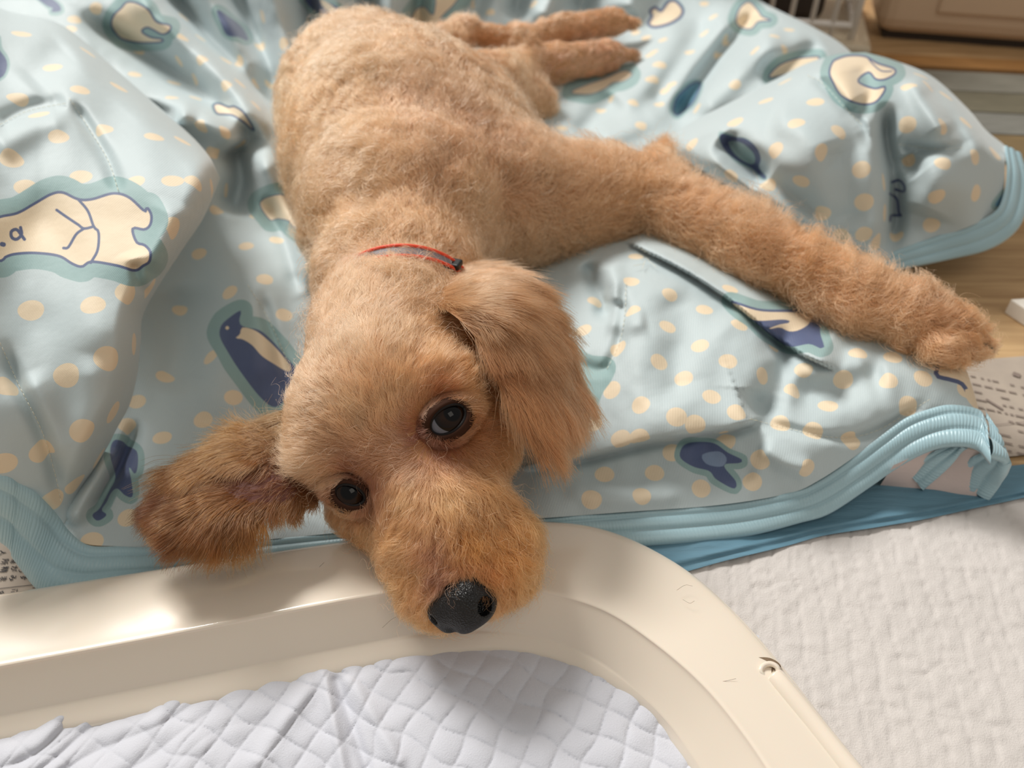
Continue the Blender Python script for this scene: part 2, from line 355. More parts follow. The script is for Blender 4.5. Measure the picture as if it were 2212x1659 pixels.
mesh_obj('rim', sec.reshape(-1, 3), grid_faces(NS, 71), M_cream, tray)
c1 = [P(1668, 1460, .0200), P(1694, 1488, .0205), P(1764, 1575, .0200), P(1842, 1672, .0200), P(1950, 1805, .020)]
tube(catp(c1, 40), np.r_[.0026, .0040, np.full(38, .0046)], 14, name='clip_bar', mat=M_cream, parent=tray)
hk = [P(1652, 1464, .021), P(1643, 1450, .0222), P(1649, 1438, .0225), P(1664, 1434, .0225), P(1678, 1441, .0222), P(1682, 1454, .021)]
tube(catp(hk, 30), .0012, 8, name='clip_hook', mat=M_cream, parent=tray)
# recess: thin lens let into the rim, painted dark for the shade in the slot
rc = cat([(1625, 1424), (1640, 1420), (1662, 1421), (1680, 1430), (1687, 1441), (1672, 1446), (1655, 1470), (1642, 1455)], 40, closed=True)[:-1]
cen = rc.mean(0); Vr = [P(*cen, .0202)] + [P(x_, y_, .0216) for x_, y_ in rc] + [P(x_, y_, .0150) for x_, y_ in rc]; nr = len(rc)
Fr = [[0, 1 + (i + 1) % nr, 1 + i] for i in range(nr)] + [[1 + i, 1 + (i + 1) % nr, 1 + nr + (i + 1) % nr, 1 + nr + i] for i in range(nr)]
Fa = np.empty(len(Fr), dtype=object); Fa[:] = Fr
mesh_obj('hinge_recess', np.array(Vr), Fa, simple('recess_shade', rgba(120, 100, 78), .8, .5, 400, var=.4), tray)['label'] = 'hinge slot with its shade painted dark'
M_hair = simple('dark_loose_hair', rgba(96, 74, 52), .5)
lh = []
for pts in [[(1462, 1275), (1480, 1264), (1496, 1266)], [(1535, 1468), (1560, 1472), (1590, 1466)], [(1475, 1295), (1490, 1303), (1500, 1298)], [(826, 1356), (846, 1338), (862, 1330)], [(700, 1215), (690, 1225), (684, 1238)]]:
    zz_ = .0262 if pts[0][0] > 1400 else .0235
    lh.append(tube(cat([tuple(P(a_, b_, zz_)) for a_, b_ in pts], 10), .00006, 4, name=None))
lh = merge(lh, 'loose_hairs', M_hair); tag(lh, 'few thin loose hairs lying on the cream tray rim', 'hair', kind='stuff')

# ------------------------------------------------------------------ blanket
blanket = empty('quilted_blanket', tuple(P(1400, 900, .004)))
tag(blanket, 'crumpled pale blue quilted blanket printed with cream dots, bears and penguins', 'blanket')
def segdist(X, Y, poly, closed=False, signed=False):
    """distance to a polyline, with parameter 0..1 along it (and side)"""
    p = np.asarray(poly, float)
    if closed: p = np.vstack([p, p[:1]])
    best = np.full(X.shape, 1e12); tt = np.zeros(X.shape); side = np.zeros(X.shape)
    L = np.r_[0, np.cumsum(np.hypot(*np.diff(p, axis=0).T))]
    for i in range(len(p) - 1):
        d = p[i + 1] - p[i]; l2 = d @ d + 1e-9
        t = np.clip(((X - p[i, 0]) * d[0] + (Y - p[i, 1]) * d[1]) / l2, 0, 1)
        ex = X - p[i, 0] - t * d[0]; ey = Y - p[i, 1] - t * d[1]; q = ex * ex + ey * ey; k = q < best
        best = np.where(k, q, best); tt = np.where(k, (L[i] + t * (L[i + 1] - L[i])) / L[-1], tt)
        if signed: side = np.where(k, np.sign(ex * d[1] - ey * d[0]), side)   # + on the right hand in the picture when walking along (y down: left)
    return (np.sqrt(best), tt, side) if signed else (np.sqrt(best), tt)
def coons(bot, top, lef, rig, n, m):
    """bot/top run left to right, lef/rig run bottom to top"""
    b, t, l, r = cat(bot, n), cat(top, n), cat(lef, m), cat(rig, m)
    s = np.linspace(0, 1, n)[:, None, None]; v = np.linspace(0, 1, m)[None, :, None]
    return (1 - v) * b[:, None] + v * t[:, None] + (1 - s) * l[None] + s * r[None] - ((1 - s) * (1 - v) * b[0] + s * (1 - v) * b[-1] + (1 - s) * v * t[0] + s * v * t[-1])
def rbf(ctrl, X, Y):
    c = np.asarray(ctrl, float); s = 500.0
    d = np.hypot(c[:, None, 0] - c[None, :, 0], c[:, None, 1] - c[None, :, 1]) / s
    n = len(c); A = np.zeros((n + 3, n + 3)); A[:n, :n] = d - 0.0 * np.eye(n); A[:n, n] = 1; A[:n, n + 1:] = c[:, :2] / s; A[n:, :n] = A[:n, n:].T
    A[:n, :n] = np.sqrt(d ** 2 + .02); wgt = np.linalg.solve(A + 0, np.r_[c[:, 2], 0, 0, 0])
    Z = wgt[n] + wgt[n + 1] * X / s + wgt[n + 2] * Y / s
    for i in range(n): Z = Z + wgt[i] * np.sqrt(((X - c[i, 0]) ** 2 + (Y - c[i, 1]) ** 2) / s / s + .02)
    return Z
def taper(t, a=.12): return fade(np.clip(t / a, 0, 1)) * fade(np.clip((1 - t) / a, 0, 1))
def ridge(X, Y, Z, poly, amp, sg, a=.2):
    d, t = segdist(X, Y, cat(poly, 14)); return Z + amp * np.exp(-d ** 2 / 2 / sg ** 2) * taper(t, a) * (d < 5 * sg)
def lip(X, Y, Z, poly, amp, wn, wf, a=.1):
    """cloth raised on the + side of the line, dropping sharply at the line"""
    d, t, s = segdist(X, Y, cat(poly, 14), signed=True); d = d * s
    pr = np.where(d > 0, fade(np.clip(d / wn, 0, 1)) * np.exp(-np.clip(d - wn, 0, None) ** 2 / 2 / wf ** 2), 0)
    gr = -0.25 * np.exp(-(d / (wn * .7)) ** 2)
    return Z + amp * (pr + gr) * taper(t, a)

# base sheet ---------------------------------------------------------
L0_bot = [(-150, 1000), (0, 1051), (84, 1098), (127, 1130), (177, 1172), (253, 1180), (354, 1182), (548, 1168), (785, 1146), (1000, 1130), (1175, 1119), (1351, 1106), (1552, 1091), (1703, 1066), (1768, 1038), (1844, 988), (1904, 943), (1954, 907), (2005, 887), (2055, 877), (2115, 887)]
L0_rig = [(2115, 887), (2098, 830), (2082, 790), (2030, 715), (1960, 650), (1905, 600), (1870, 520), (1880, 400), (1900, 250), (1880, 170), (1830, 105), (1760, 60), (1640, 0), (1560, -60), (1480, -150)]
g0 = coons(L0_bot, [(-150, -150), (1480, -150)], [(-150, 1000), (-150, -150)], L0_rig, 440, 300)
X, Y = g0[..., 0], g0[..., 1]
ctrl0 = [(-150, 1000, .06), (0, 1051, .045), (127, 1130, .022), (253, 1182, .012), (548, 1170, .012), (785, 1148, .014), (1000, 1130, .016), (1175, 1119, .015), (1351, 1106, .013), (1552, 1091, .013), (1703, 1066, .018), (1844, 988, .028), (1954, 907, .042), (2055, 877, .048), (2115, 887, .046),
  (400, 1050, .018), (600, 1000, .018), (300, 900, .022), (450, 850, .023), (520, 700, .031), (620, 600, .040), (420, 620, .034), (500, 450, .055), (640, 450, .035), (560, 300, .075), (480, 260, .088), (350, 300, .075), (300, 200, .088), (150, 100, .11), (0, 0, .13), (-150, -150, .17), (200, 0, .13), (400, 100, .10), (560, 150, .078), (640, 60, .09),
  (640, -100, .14), (850, -100, .13), (850, 30, .085), (1050, 30, .07), (1050, -120, .12), (1250, -100, .10), (1450, -120, .10), (1250, 20, .055), (1250, 90, .038), (1350, 160, .035), (1430, 60, .050), (1480, 130, .048), (1300, 260, .03), (1430, 260, .034), (1200, 350, .03), (1540, 60, .058), (1560, 160, .05), (1640, 0, .075), (1640, 90, .078), (1760, 60, .085), (1830, 105, .075), (1750, 170, .07), (1650, 260, .05), (1900, 250, .05), (1870, 520, .02), (1905, 600, .03),
  (1300, 420, .03), (1500, 420, .03), (1700, 520, .03), (1290, 560, .05), (1380, 560, .058), (1500, 600, .056), (1600, 650, .054), (1450, 700, .062), (1350, 750, .055), (1300, 650, .052), (1250, 850, .035), (1450, 850, .052), (1600, 800, .05), (1550, 930, .034), (1350, 930, .032), (1300, 1010, .020), (1450, 1010, .023), (1600, 1010, .026), (1700, 900, .042), (1750, 980, .036), (1750, 780, .048), (1850, 860, .05), (1950, 800, .055), (2050, 800, .056), (1900, 660, .045), (2000, 720, .05), (900, 900, .015), (900, 600, .015), (900, 300, .02)]
Z = rbf(ctrl0, X, Y)
Lp = lambda *a, **k: None
folds0 = [  # pleats converging behind the dog: (polyline, amplitude, width)
  ([(560, -120), (610, 60), (660, 230)], .008, 26), ([(470, -120), (540, 60), (630, 260)], -.008, 18), ([(640, -120), (670, 20), (700, 150)], -.008, 15), ([(720, -120), (735, 20), (752, 150)], .008, 22), ([(790, -120), (790, 0), (795, 120)], -.008, 14),
  ([(860, -120), (850, 0), (845, 120)], .006, 20), ([(925, -120), (905, 0), (890, 110)], -.007, 14), ([(1060, -120), (1040, -20), (1010, 60)], -.006, 16), ([(1160, -120), (1130, -30), (1105, 50)], -.008, 15), ([(1240, -120), (1200, -20), (1160, 60)], .006, 18), ([(1300, -120), (1270, -20), (1240, 40)], -.007, 16), ([(1400, -120), (1370, -20), (1350, 40)], .005, 20),
  ([(330, -60), (430, 60), (560, 200), (620, 320)], -.009, 18), ([(250, -60), (370, 60), (520, 190), (610, 330)], .009, 26), ([(150, 20), (330, 130), (480, 240), (590, 360)], -.008, 18), ([(400, -100), (480, 40), (580, 190)], .007, 24),
  ([(230, 200), (330, 215), (430, 260)], .006, 22), ([(320, 265), (380, 258), (460, 262), (540, 290)], .009, 26), ([(210, 250), (330, 245), (400, 250)], -.007, 14),
  ([(540, 300), (600, 400), (650, 520), (690, 640)], .010, 26), ([(500, 300), (520, 380), (500, 470)], -.014, 22), ([(560, 420), (620, 520), (650, 640)], -.006, 14),
  ([(480, 500), (500, 640), (480, 800), (450, 930)], .007, 44), ([(390, 600), (400, 720), (380, 860)], -.008, 34), ([(560, 620), (600, 760), (640, 860)], -.004, 10), ([(560, 560), (570, 700), (560, 850)], .004, 30),
  ([(245, 960), (215, 1020), (180, 1080), (150, 1140)], .010, 16), ([(300, 900), (280, 960), (240, 1040), (190, 1120)], -.008, 10), ([(330, 1000), (400, 1090), (520, 1120)], .003, 26),
  ([(1660, 10), (1560, 110), (1480, 220), (1445, 290)], -.016, 16), ([(1600, 20), (1500, 140), (1440, 240)], .006, 26), ([(1700, 60), (1600, 150), (1500, 260)], .009, 24), ([(1480, 30), (1420, 140), (1330, 260)], .006, 26), ([(1540, 30), (1450, 170), (1360, 280)], -.006, 18),
  ([(1430, 230), (1370, 270), (1290, 310)], .006, 18), ([(1330, 200), (1280, 260), (1240, 300)], -.005, 18), ([(1780, 90), (1700, 140), (1640, 180)], -.006, 16),
  ([(1262, 560), (1285, 610), (1305, 650), (1300, 700)], -.009, 13), ([(1315, 560), (1330, 620), (1320, 660)], .006, 18), ([(1340, 600), (1345, 680), (1330, 760), (1300, 810)], -.0035, 9), ([(1310, 690), (1350, 700), (1400, 690)], .004, 16), ([(1440, 620), (1470, 720), (1450, 800), (1470, 880)], -.006, 34), ([(1560, 660), (1620, 740), (1650, 830), (1640, 880)], .006, 40), ([(1660, 700), (1700, 780), (1650, 870), (1620, 920)], -.007, 24),
  ([(1230, 780), (1290, 800), (1330, 790)], -.0025, 10), ([(1700, 850), (1800, 840), (1920, 800)], -.007, 28), ([(1620, 905), (1700, 925), (1800, 945), (1890, 932), (2010, 862)], -.0035, 8), ([(1680, 790), (1800, 800), (1900, 780)], .006, 30),
  ([(1640, 960), (1700, 1000), (1760, 1020)], .004, 14), ([(1500, 950), (1560, 1000), (1640, 1040)], -.003, 18), ([(1200, 1060), (1350, 1075), (1500, 1060)], .003, 20)]
for pl, am, sg in folds0: Z = ridge(X, Y, Z, pl, am * (1.6 if pl[0][1] < 330 and pl[0][0] < 1410 else 1), sg)
# the fold under the front leg, the pinched tuck at the right of the muzzle
Z = lip(X, Y, Z, [(1335, 520), (1412, 556), (1490, 597), (1578, 655), (1636, 703), (1708, 757), (1768, 788), (1815, 808)], .010, 7, 70)
Z = lip(X, Y, Z, [(1140, 1015), (1180, 1008), (1300, 985), (1400, 955), (1500, 945), (1600, 930), (1650, 900)][::1], .010, 12, 55) if False else Z
Z = lip(X, Y, Z, [(1660, 905), (1600, 930), (1500, 948), (1400, 962), (1300, 988), (1180, 1012), (1120, 1020)][::-1], .012, 14, 60)
bb = P(X, Y, Z)
Z = Z + .0010 * n2(X, Y, 1 / 70) + .0003 * n2(X, Y, 1 / 26) + .0022 * n2(X, Y, 1 / 160)
# soft rounded drop at the free right and top edges
d, t = segdist(X, Y, cat(L0_rig, 60)); Z0 = Z - .012 * (1 - np.sqrt(1 - (1 - np.clip(d / 45, 0, 1)) ** 2)) * (Y < 700) - .006 * (1 - np.sqrt(1 - (1 - np.clip(d / 25, 0, 1)) ** 2)) * (Y >= 700)
Z0 = np.maximum(Z0, .004)

# left fold, lies over the base sheet --------------------------------
L1_bot = [(-150, 975), (0, 1026), (42, 1047), (84, 1073), (127, 1115), (135, 1140)]
L1_rig = [(135, 1140), (160, 1095), (186, 1050), (211, 1005), (253, 925), (280, 874), (296, 811), (304, 740), (308, 684), (338, 625), (390, 545), (440, 470), (476, 385)]
L1_top = [(-150, -60), (0, 18), (130, 52), (250, 150), (330, 220), (400, 280), (450, 335), (476, 385)]
g1 = coons(L1_bot, L1_top, [(-150, 975), (-150, -60)], L1_rig, 150, 260)
X1, Y1 = g1[..., 0], g1[..., 1]
ctrl1 = [(-150, 975, .085), (0, 1026, .066), (84, 1073, .045), (135, 1140, .024), (190, 1040, .046), (250, 930, .066), (290, 830, .078), (308, 690, .098), (380, 560, .114), (476, 385, .128), (400, 280, .125), (250, 150, .140), (130, 52, .155), (0, 18, .165), (-150, -60, .185),
  (60, 900, .088), (160, 850, .085), (230, 720, .104), (60, 700, .108), (-100, 700, .125), (200, 560, .118), (60, 500, .124), (-100, 450, .148), (330, 480, .124), (330, 350, .134), (200, 330, .134), (60, 300, .142), (0, 150, .152), (-120, 200, .165), (150, 150, .149), (120, 1010, .058)]
Z = rbf(ctrl1, X1, Y1)
for pl, am, sg in [([(-20, 275), (60, 240), (150, 222)], -.005, 16), ([(150, 212), (200, 290), (235, 350), (258, 420)], -.0045, 10), ([(-20, 330), (70, 270), (150, 240)], .004, 26), ([(60, 190), (110, 130), (150, 90)], -.004, 30), ([(0, 730), (40, 830), (90, 930), (120, 1020), (135, 1100)], -.0045, 12), ([(290, 560), (300, 610), (320, 640)], -.004, 10),
                   ([(330, 640), (300, 600), (280, 540)], .003, 18), ([(210, 760), (190, 900), (150, 1040)], .004, 30), ([(380, 430), (350, 520), (320, 590)], .004, 26), ([(60, 800), (110, 900), (130, 1000)], .003, 22)]:
    Z = ridge(X1, Y1, Z, pl, am, sg)
Z = Z + .0014 * n2(X1, Y1, 1 / 80) + .0018 * n2(X1 + 50, Y1, 1 / 170)
d1, t1 = segdist(X1, Y1, cat(L1_rig, 50)); Z1 = Z - .030 * (1 - np.sqrt(1 - (1 - np.clip(d1 / 60, 0, 1)) ** 2)) * fade(np.clip((1150 - Y1) / 120, 0, 1))
d1, t1 = segdist(X1, Y1, cat(L1_top, 50)); Z1 = Z1 - .030 * (1 - np.sqrt(1 - (1 - np.clip(d1 / 55, 0, 1)) ** 2))

# right lobe, puffed up beside the leg --------------------------------
L2_bot = [(1911, 580), (1934, 545), (2012, 517), (2090, 491), (2149, 460), (2168, 421), (2172, 323)]
L2_top = [(1440, 300), (1506, 257), (1584, 218), (1642, 187), (1681, 168), (1740, 138), (1810, 117), (1868, 113)]
L2_lef = [(1911, 580), (1850, 560), (1780, 520), (1700, 478), (1600, 420), (1520, 370), (1465, 335), (1440, 300)]
L2_rig = [(2172, 323), (2168, 312), (2129, 280), (2090, 234), (2012, 164), (1927, 129), (1868, 113)]
g2 = coons(L2_bot, L2_top, L2_lef, L2_rig, 200, 200)
X2, Y2 = g2[..., 0], g2[..., 1]
ctrl2 = [(1911, 580, .024), (2012, 517, .034), (2090, 491, .042), (2168, 421, .055), (2172, 323, .075), (1440, 300, .062), (1584, 218, .088), (1681, 168, .102), (1810, 117, .118), (1868, 113, .118), (2012, 164, .112), (2090, 234, .10), (1780, 520, .036), (1700, 478, .044), (1600, 420, .052), (1520, 370, .057),
  (1560, 300, .082), (1650, 260, .096), (1750, 220, .108), (1850, 190, .114), (1700, 360, .088), (1800, 320, .098), (1820, 440, .07), (1880, 400, .075), (1900, 500, .044), (1980, 250, .104), (2060, 300, .096), (2060, 400, .074), (1990, 430, .058), (1960, 340, .078), (2120, 360, .078), (1930, 480, .044)]
Z = rbf(ctrl2, X2, Y2)
for pl, am, sg in [([(1915, 215), (1912, 300), (1925, 370), (1935, 440), (1920, 560)], -.013, 15), ([(1870, 230), (1885, 330), (1900, 430), (1890, 540)], .006, 20), ([(1740, 160), (1777, 180), (1827, 235), (1863, 271), (1880, 330)], -.004, 9), ([(1555, 290), (1600, 340), (1660, 390)], -.010, 20), ([(1500, 300), (1580, 380), (1700, 460), (1800, 530)], .008, 18), ([(1600, 330), (1680, 400), (1780, 490)], -.004, 20),
                   ([(1790, 300), (1820, 400), (1840, 500)], -.005, 24), ([(1935, 312), (2020, 325), (2090, 318)], -.004, 9), ([(2000, 170), (2060, 260), (2100, 340)], -.005, 14), ([(1965, 160), (2010, 240), (2040, 300)], .005, 18), ([(1790, 130), (1830, 190), (1860, 230)], .004, 20), ([(1860, 130), (1870, 200), (1860, 260)], -.004, 16), ([(1985, 340), (2010, 400), (1990, 470)], .007, 30), ([(1955, 330), (1970, 360), (1985, 380)], -.006, 16), ([(1660, 250), (1740, 280), (1800, 360)], .004, 30)]:
    Z = ridge(X2, Y2, Z, pl, am, sg)
Z = Z + .0014 * n2(X2, Y2, 1 / 60) + .0015 * n2(X2 + 50, Y2, 1 / 130)
d2, _ = segdist(X2, Y2, cat(L2_top + L2_rig[::-1][1:-1], 80)); Z2 = Z - .034 * (1 - np.sqrt(1 - (1 - np.clip(d2 / 42, 0, 1)) ** 2)) * fade(np.clip((380 - Y2) / 70, 0, 1))
d2, _ = segdist(X2, Y2, cat(L2_lef, 60)); Z2 = Z2 - .014 * (1 - np.sqrt(1 - (1 - np.clip(d2 / 30, 0, 1)) ** 2))

# ---- print -----------------------------------------------------------
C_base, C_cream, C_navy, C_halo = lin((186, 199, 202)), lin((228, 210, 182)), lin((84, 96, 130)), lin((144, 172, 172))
def T(ox, oy, sc, pts): return [(ox + a * sc, oy + b * sc) for a, b in pts]
c2 = lambda *p: T(0, 0, .42194, p); c3 = lambda *p: T(0, 600, .42194, p); c4 = lambda *p: T(1100, 450, .50271, p); c5 = lambda *p: T(1350, 0, .38969, p); c8 = lambda *p: T(550, 0, .40687, p)
# motif: (body polygon, body colour, outline width px, halo px, strokes [(poly,width)], spots [(polygon,colour)])
B1 = c2((0, 1110), (90, 1090), (180, 1040), (260, 995), (320, 985), (400, 1020), (470, 1020), (580, 990), (660, 1010), (740, 1080), (752, 1062), (775, 1100), (770, 1150), (740, 1175), (680, 1170), (700, 1240), (740, 1255), (770, 1290), (765, 1340), (735, 1360), (690, 1385), (600, 1360), (470, 1340), (420, 1365), (370, 1350), (300, 1310), (180, 1295), (80, 1300), (30, 1315), (0, 1335), (-90, 1300), (-130, 1220), (-60, 1140))
mot1 = [(B1, C_cream, 6, 36, [(c2((400, 1020), (450, 1080), (480, 1160), (505, 1190), (500, 1280), (465, 1345)), 6), (c2((290, 1075), (340, 1110), (400, 1150), (430, 1170), (480, 1160)), 6), (c2((430, 1170), (390, 1200), (350, 1265), (325, 1270)), 6), (c2((105, 1165), (110, 1200), (85, 1225), (60, 1215), (58, 1185), (85, 1175), (110, 1205), (125, 1225)), 7), (c2((10, 1250), (18, 1252)), 10)], []),
        (c2((-120, 190), (-20, 180), (-5, 250), (30, 300), (35, 350), (0, 400), (-120, 420)), C_navy, 0, 8, [], [])]
P2b = c3((1232, 168), (1225, 220), (1245, 250), (1330, 270), (1400, 330), (1460, 400), (1520, 480), (1500, 560), (1420, 660), (1340, 620), (1230, 480), (1160, 370), (1125, 300), (1130, 250), (1160, 215))
mot0 = [(P2b, C_navy, 0, 26, [], [(c3((1240, 256), (1300, 268), (1360, 310), (1430, 380), (1490, 460), (1470, 480), (1400, 440), (1340, 400), (1290, 345), (1240, 315), (1205, 310), (1228, 290)), C_cream), (c3((1153, 257), (1163, 247), (1173, 257), (1163, 267)), C_cream)]),
        (c3((590, 830), (630, 840), (650, 860), (700, 890), (705, 960), (690, 1005), (660, 970), (672, 1040), (678, 1120), (640, 1115), (600, 1080), (570, 1100), (545, 1150), (520, 1190), (545, 1215), (500, 1245), (472, 1215), (510, 1180), (560, 1090), (590, 1020), (565, 920), (568, 860)), C_navy, 0, 14, [], []),
        (c2((1330, 1040), (1400, 1000), (1470, 1010), (1540, 1120), (1580, 1170), (1570, 1190), (1510, 1165), (1490, 1150), (1475, 1130), (1420, 1120), (1380, 1125)), C_cream, 2, 26, [(c2((1470, 1020), (1500, 1040)), 3)], []),
        (c2((650, 10), (700, 15), (760, 50), (800, 110), (870, 130), (865, 160), (830, 175), (780, 150), (750, 140), (725, 160), (770, 190), (830, 200), (820, 215), (720, 218), (640, 205), (600, 180), (570, 130), (580, 80), (620, 40)), C_cream, 4, 20, [], []),
        (c2((1110, 50), (1180, 90), (1240, 140), (1272, 208), (1220, 190), (1160, 180), (1135, 130)), C_navy, 0, 10, [], []),
        (c2((1540, -40), (1640, 0), (1700, 20), (1745, 50), (1705, 72), (1690, 105), (1655, 75), (1590, 40)), C_navy, 0, 12, [], [(c2((1640, -5), (1680, 15), (1715, 45), (1690, 60), (1650, 30)), C_cream)]),
        (c2((1110, 580), (1092, 540), (1120, 530), (1170, 548), (1200, 545), (1250, 580), (1300, 668), (1240, 620), (1190, 590), (1150, 585)), C_cream, 4, 5, [], []),
        (c2((180, -20), (240, 30), (270, 40), (260, 60), (310, 55), (300, 20), (240, -20)), C_navy, 0, 6, [], []),
        (c8((790, 190), (850, 60), (900, 35), (945, 80), (960, 20), (970, -60), (1100, -60), (1060, 20), (1000, 80), (960, 140), (930, 190), (860, 215)), C_cream, 2, 26, [], []),
        (c5((130, 130), (150, 90), (140, 60), (170, 40), (200, 60), (240, 10), (280, 5), (320, 50), (310, 90), (270, 120), (220, 140), (160, 150)), C_cream, 6, 4, [], []),
        (c5((640, 40), (690, 10), (740, 60), (760, 90), (810, 112), (740, 120), (700, 160), (640, 150), (615, 110)), C_cream, 3, 16, [], []),
        (c5((800, 430), (850, 365), (930, 330), (1000, 318), (1080, 316), (1040, 360), (930, 400)), C_cream, 3, 18, [], []),
        (c8((1680, 490), (1760, 450), (1850, 420), (1960, 375), (2005, 395), (1960, 430), (1900, 440), (1860, 470), (1780, 500)), C_cream, 1.5, 20, [], []),
        (c5((270, 610), (290, 540), (350, 480), (400, 455), (420, 470), (380, 560), (330, 610), (290, 640)), lin((90, 140, 160)), 4, 8, [], []),
        (c4((955, 400), (1080, 435), (1250, 440), (1300, 470), (1330, 480), (1335, 540), (1350, 600), (1290, 580), (1210, 592), (1150, 562), (1050, 480)), C_navy, 3, 20, [], [(c4((960, 408), (1080, 442), (1240, 448), (1295, 468), (1285, 500), (1240, 525), (1200, 528), (1165, 512), (1112, 520), (1160, 500), (1210, 490), (1180, 478), (1060, 482), (1010, 450)), C_cream)]),
        (c4((750, 1020), (800, 1005), (880, 1010), (940, 1050), (1000, 1080), (990, 1095), (930, 1100), (930, 1120), (975, 1175), (965, 1205), (890, 1165), (860, 1130), (790, 1110), (735, 1070)), C_navy, 0, 12, [], [(c4((830, 1060), (900, 1045), (935, 1075), (915, 1110), (850, 1100)), lin((132, 150, 178)))]),
        (c4((1890, 600), (1845, 680), (1838, 720), (1900, 738), (1950, 758), (1985, 820), (2030, 880), (2100, 880), (2100, 650)), C_cream, 9, 4, [], [(c4((1960, 780), (2000, 860), (2100, 900), (2100, 780)), C_cream)]),
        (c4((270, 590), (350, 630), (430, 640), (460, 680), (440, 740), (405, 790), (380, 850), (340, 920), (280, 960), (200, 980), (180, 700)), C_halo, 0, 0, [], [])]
mot2 = [(c5((1180, 325), (1240, 308), (1330, 312), (1400, 350), (1490, 380), (1495, 410), (1440, 440), (1390, 438), (1350, 400), (1292, 450), (1380, 490), (1440, 480), (1430, 520), (1380, 570), (1300, 575), (1200, 530), (1150, 450), (1133, 400), (1150, 345)), C_cream, 4.5, 20, [(c5((1345, 318), (1370, 350), (1420, 392), (1480, 395)), 3)], []),
        (c5((530, 740), (600, 758), (670, 770), (730, 820), (752, 880), (742, 930), (782, 980), (765, 990), (700, 930), (620, 890), (560, 840), (530, 790)), C_navy, 0, 3, [], [(c5((575, 785), (640, 790), (695, 830), (720, 870), (712, 910), (660, 895), (600, 845)), C_halo)]),
        (c5((1470, 1010), (1480, 1000), (1470, 1230), (1462, 1220)), C_halo, 0, 0, [(c5((1480, 1010), (1520, 1000), (1548, 1030), (1545, 1062), (1500, 1050)), 6), (c5((1470, 1075), (1508, 1105), (1518, 1180), (1532, 1195), (1478, 1195), (1470, 1222)), 6)], []),
        (c5((2110, 1060), (2050, 1140), (2110, 1130)), lin((90, 140, 170)), 0, 10, [], [])]
dots1 = c2((110, 173), (90, 500), (270, 345), (410, 460), (300, 698), (530, 660), (790, 700), (935, 722), (610, 445), (450, 265), (885, 925), (1000, 930), (1085, 965), (415, 905), (690, 930), (60, 810), (890, 1170), (160, 1590), (475, 1560), (770, 1478), (130, 960), (200, 588), (-60, 330), (-80, 640), (-60, 90), (655, 1500)) + c3((40, 555), (345, 500), (550, 415), (690, 340), (210, 890), (425, 785), (580, 690), (385, 1055), (270, 1140), (510, 925), (-120, 700), (-150, 350), (20, 950), (60, 700)[:0] or (-100, 900))
dots0 = c3((920, 170), (1175, 75), (1355, 10), (1455, 190), (845, 510), (1075, 405), (700, 635), (1195, 610), (1040, 730), (830, 820), (650, 760), (655, 1230), (470, 1350), (960, 1000), (800, 1330)) + \
    c2((1020, 1300), (1110, 1075), (1260, 1260), (1355, 1425), (1315, 1105), (1415, 1230), (1160, 975), (1235, 745), (1160, 670), (1090, 780), (1030, 650), (1000, 505), (890, 425), (880, 500), (1000, 405), (690, 380), (1150, 430), (1230, 425), (1310, 430), (1375, 435), (1230, 315), (1330, 245), (1155, 310), (1025, 195), (920, 310), (490, 40), (940, 85), (935, 190), (1345, 80), (1445, 220), (1585, 120), (1505, 340), (1430, 385), (1310, 540), (1030, 300), (710, 265), (360, 150), (380, 100), (1760, 190), (1850, 100), (1600, 1370), (560, 380)) + \
    c4((545, 205), (525, 315), (690, 370), (530, 440), (840, 435), (680, 510), (320, 525), (475, 605), (820, 590), (645, 660), (940, 660), (750, 730), (1090, 720), (1265, 690), (1220, 785), (1435, 735), (1370, 850), (1630, 740), (565, 845), (440, 780), (870, 810), (720, 895), (980, 875), (360, 930), (480, 990), (1165, 930), (1305, 960), (1465, 1000), (1710, 850), (1780, 730), (930, 1000), (1080, 1080), (410, 1145), (625, 1140), (1285, 1120), (825, 1205), (1045, 1175), (570, 1235), (355, 1250), (700, 1050), (950, 345), (1130, 590), (800, 930), (560, 990), (270, 1060), (370, 400), (1960, 780), (990, 500), (1500, 620), (1650, 640)) + \
    c5((490, 90), (440, 20), (440, 185), (560, 220), (360, 290), (160, 290), (200, 360), (260, 470), (190, 580), (50, 570), (140, 440), (90, 690), (400, 600), (520, 310), (610, 470), (830, 200), (890, 270), (720, 280), (910, 165), (210, 220), (60, 180)) + \
    c8((1840, 590), (2010, 540), (1900, 520), (2050, 670), (2100, 290), (2140, 340), (2120, 420), (40, 90), (145, 225), (290, 130), (30, 250), (130, 400), (210, 360), (550, 130), (630, 35), (480, 200), (80, 460), (170, 480), (1630, 680), (1700, 740), (480, 60), (700, 110), (1250, 60), (1480, 20), (1150, 20), (2080, 200), (2180, 480))
dots2 = c5((370, 800), (610, 675), (780, 560), (885, 450), (950, 680), (1055, 565), (1185, 730), (830, 830), (580, 985), (1095, 845), (975, 1005), (1310, 940), (1095, 1180), (1325, 1120), (1325, 1300), (1435, 1010), (1440, 1180), (1575, 475), (1565, 690), (1770, 695), (1780, 530), (1890, 680), (1765, 900), (1940, 870), (2050, 850), (1730, 1090), (1950, 1070), (1700, 1245), (1505, 1320), (1580, 890), (1790, 1400)[:0] or (790, 1030), (1200, 1310), (1680, 475), (1640, 420), (1400, 1340), (1000, 1330))
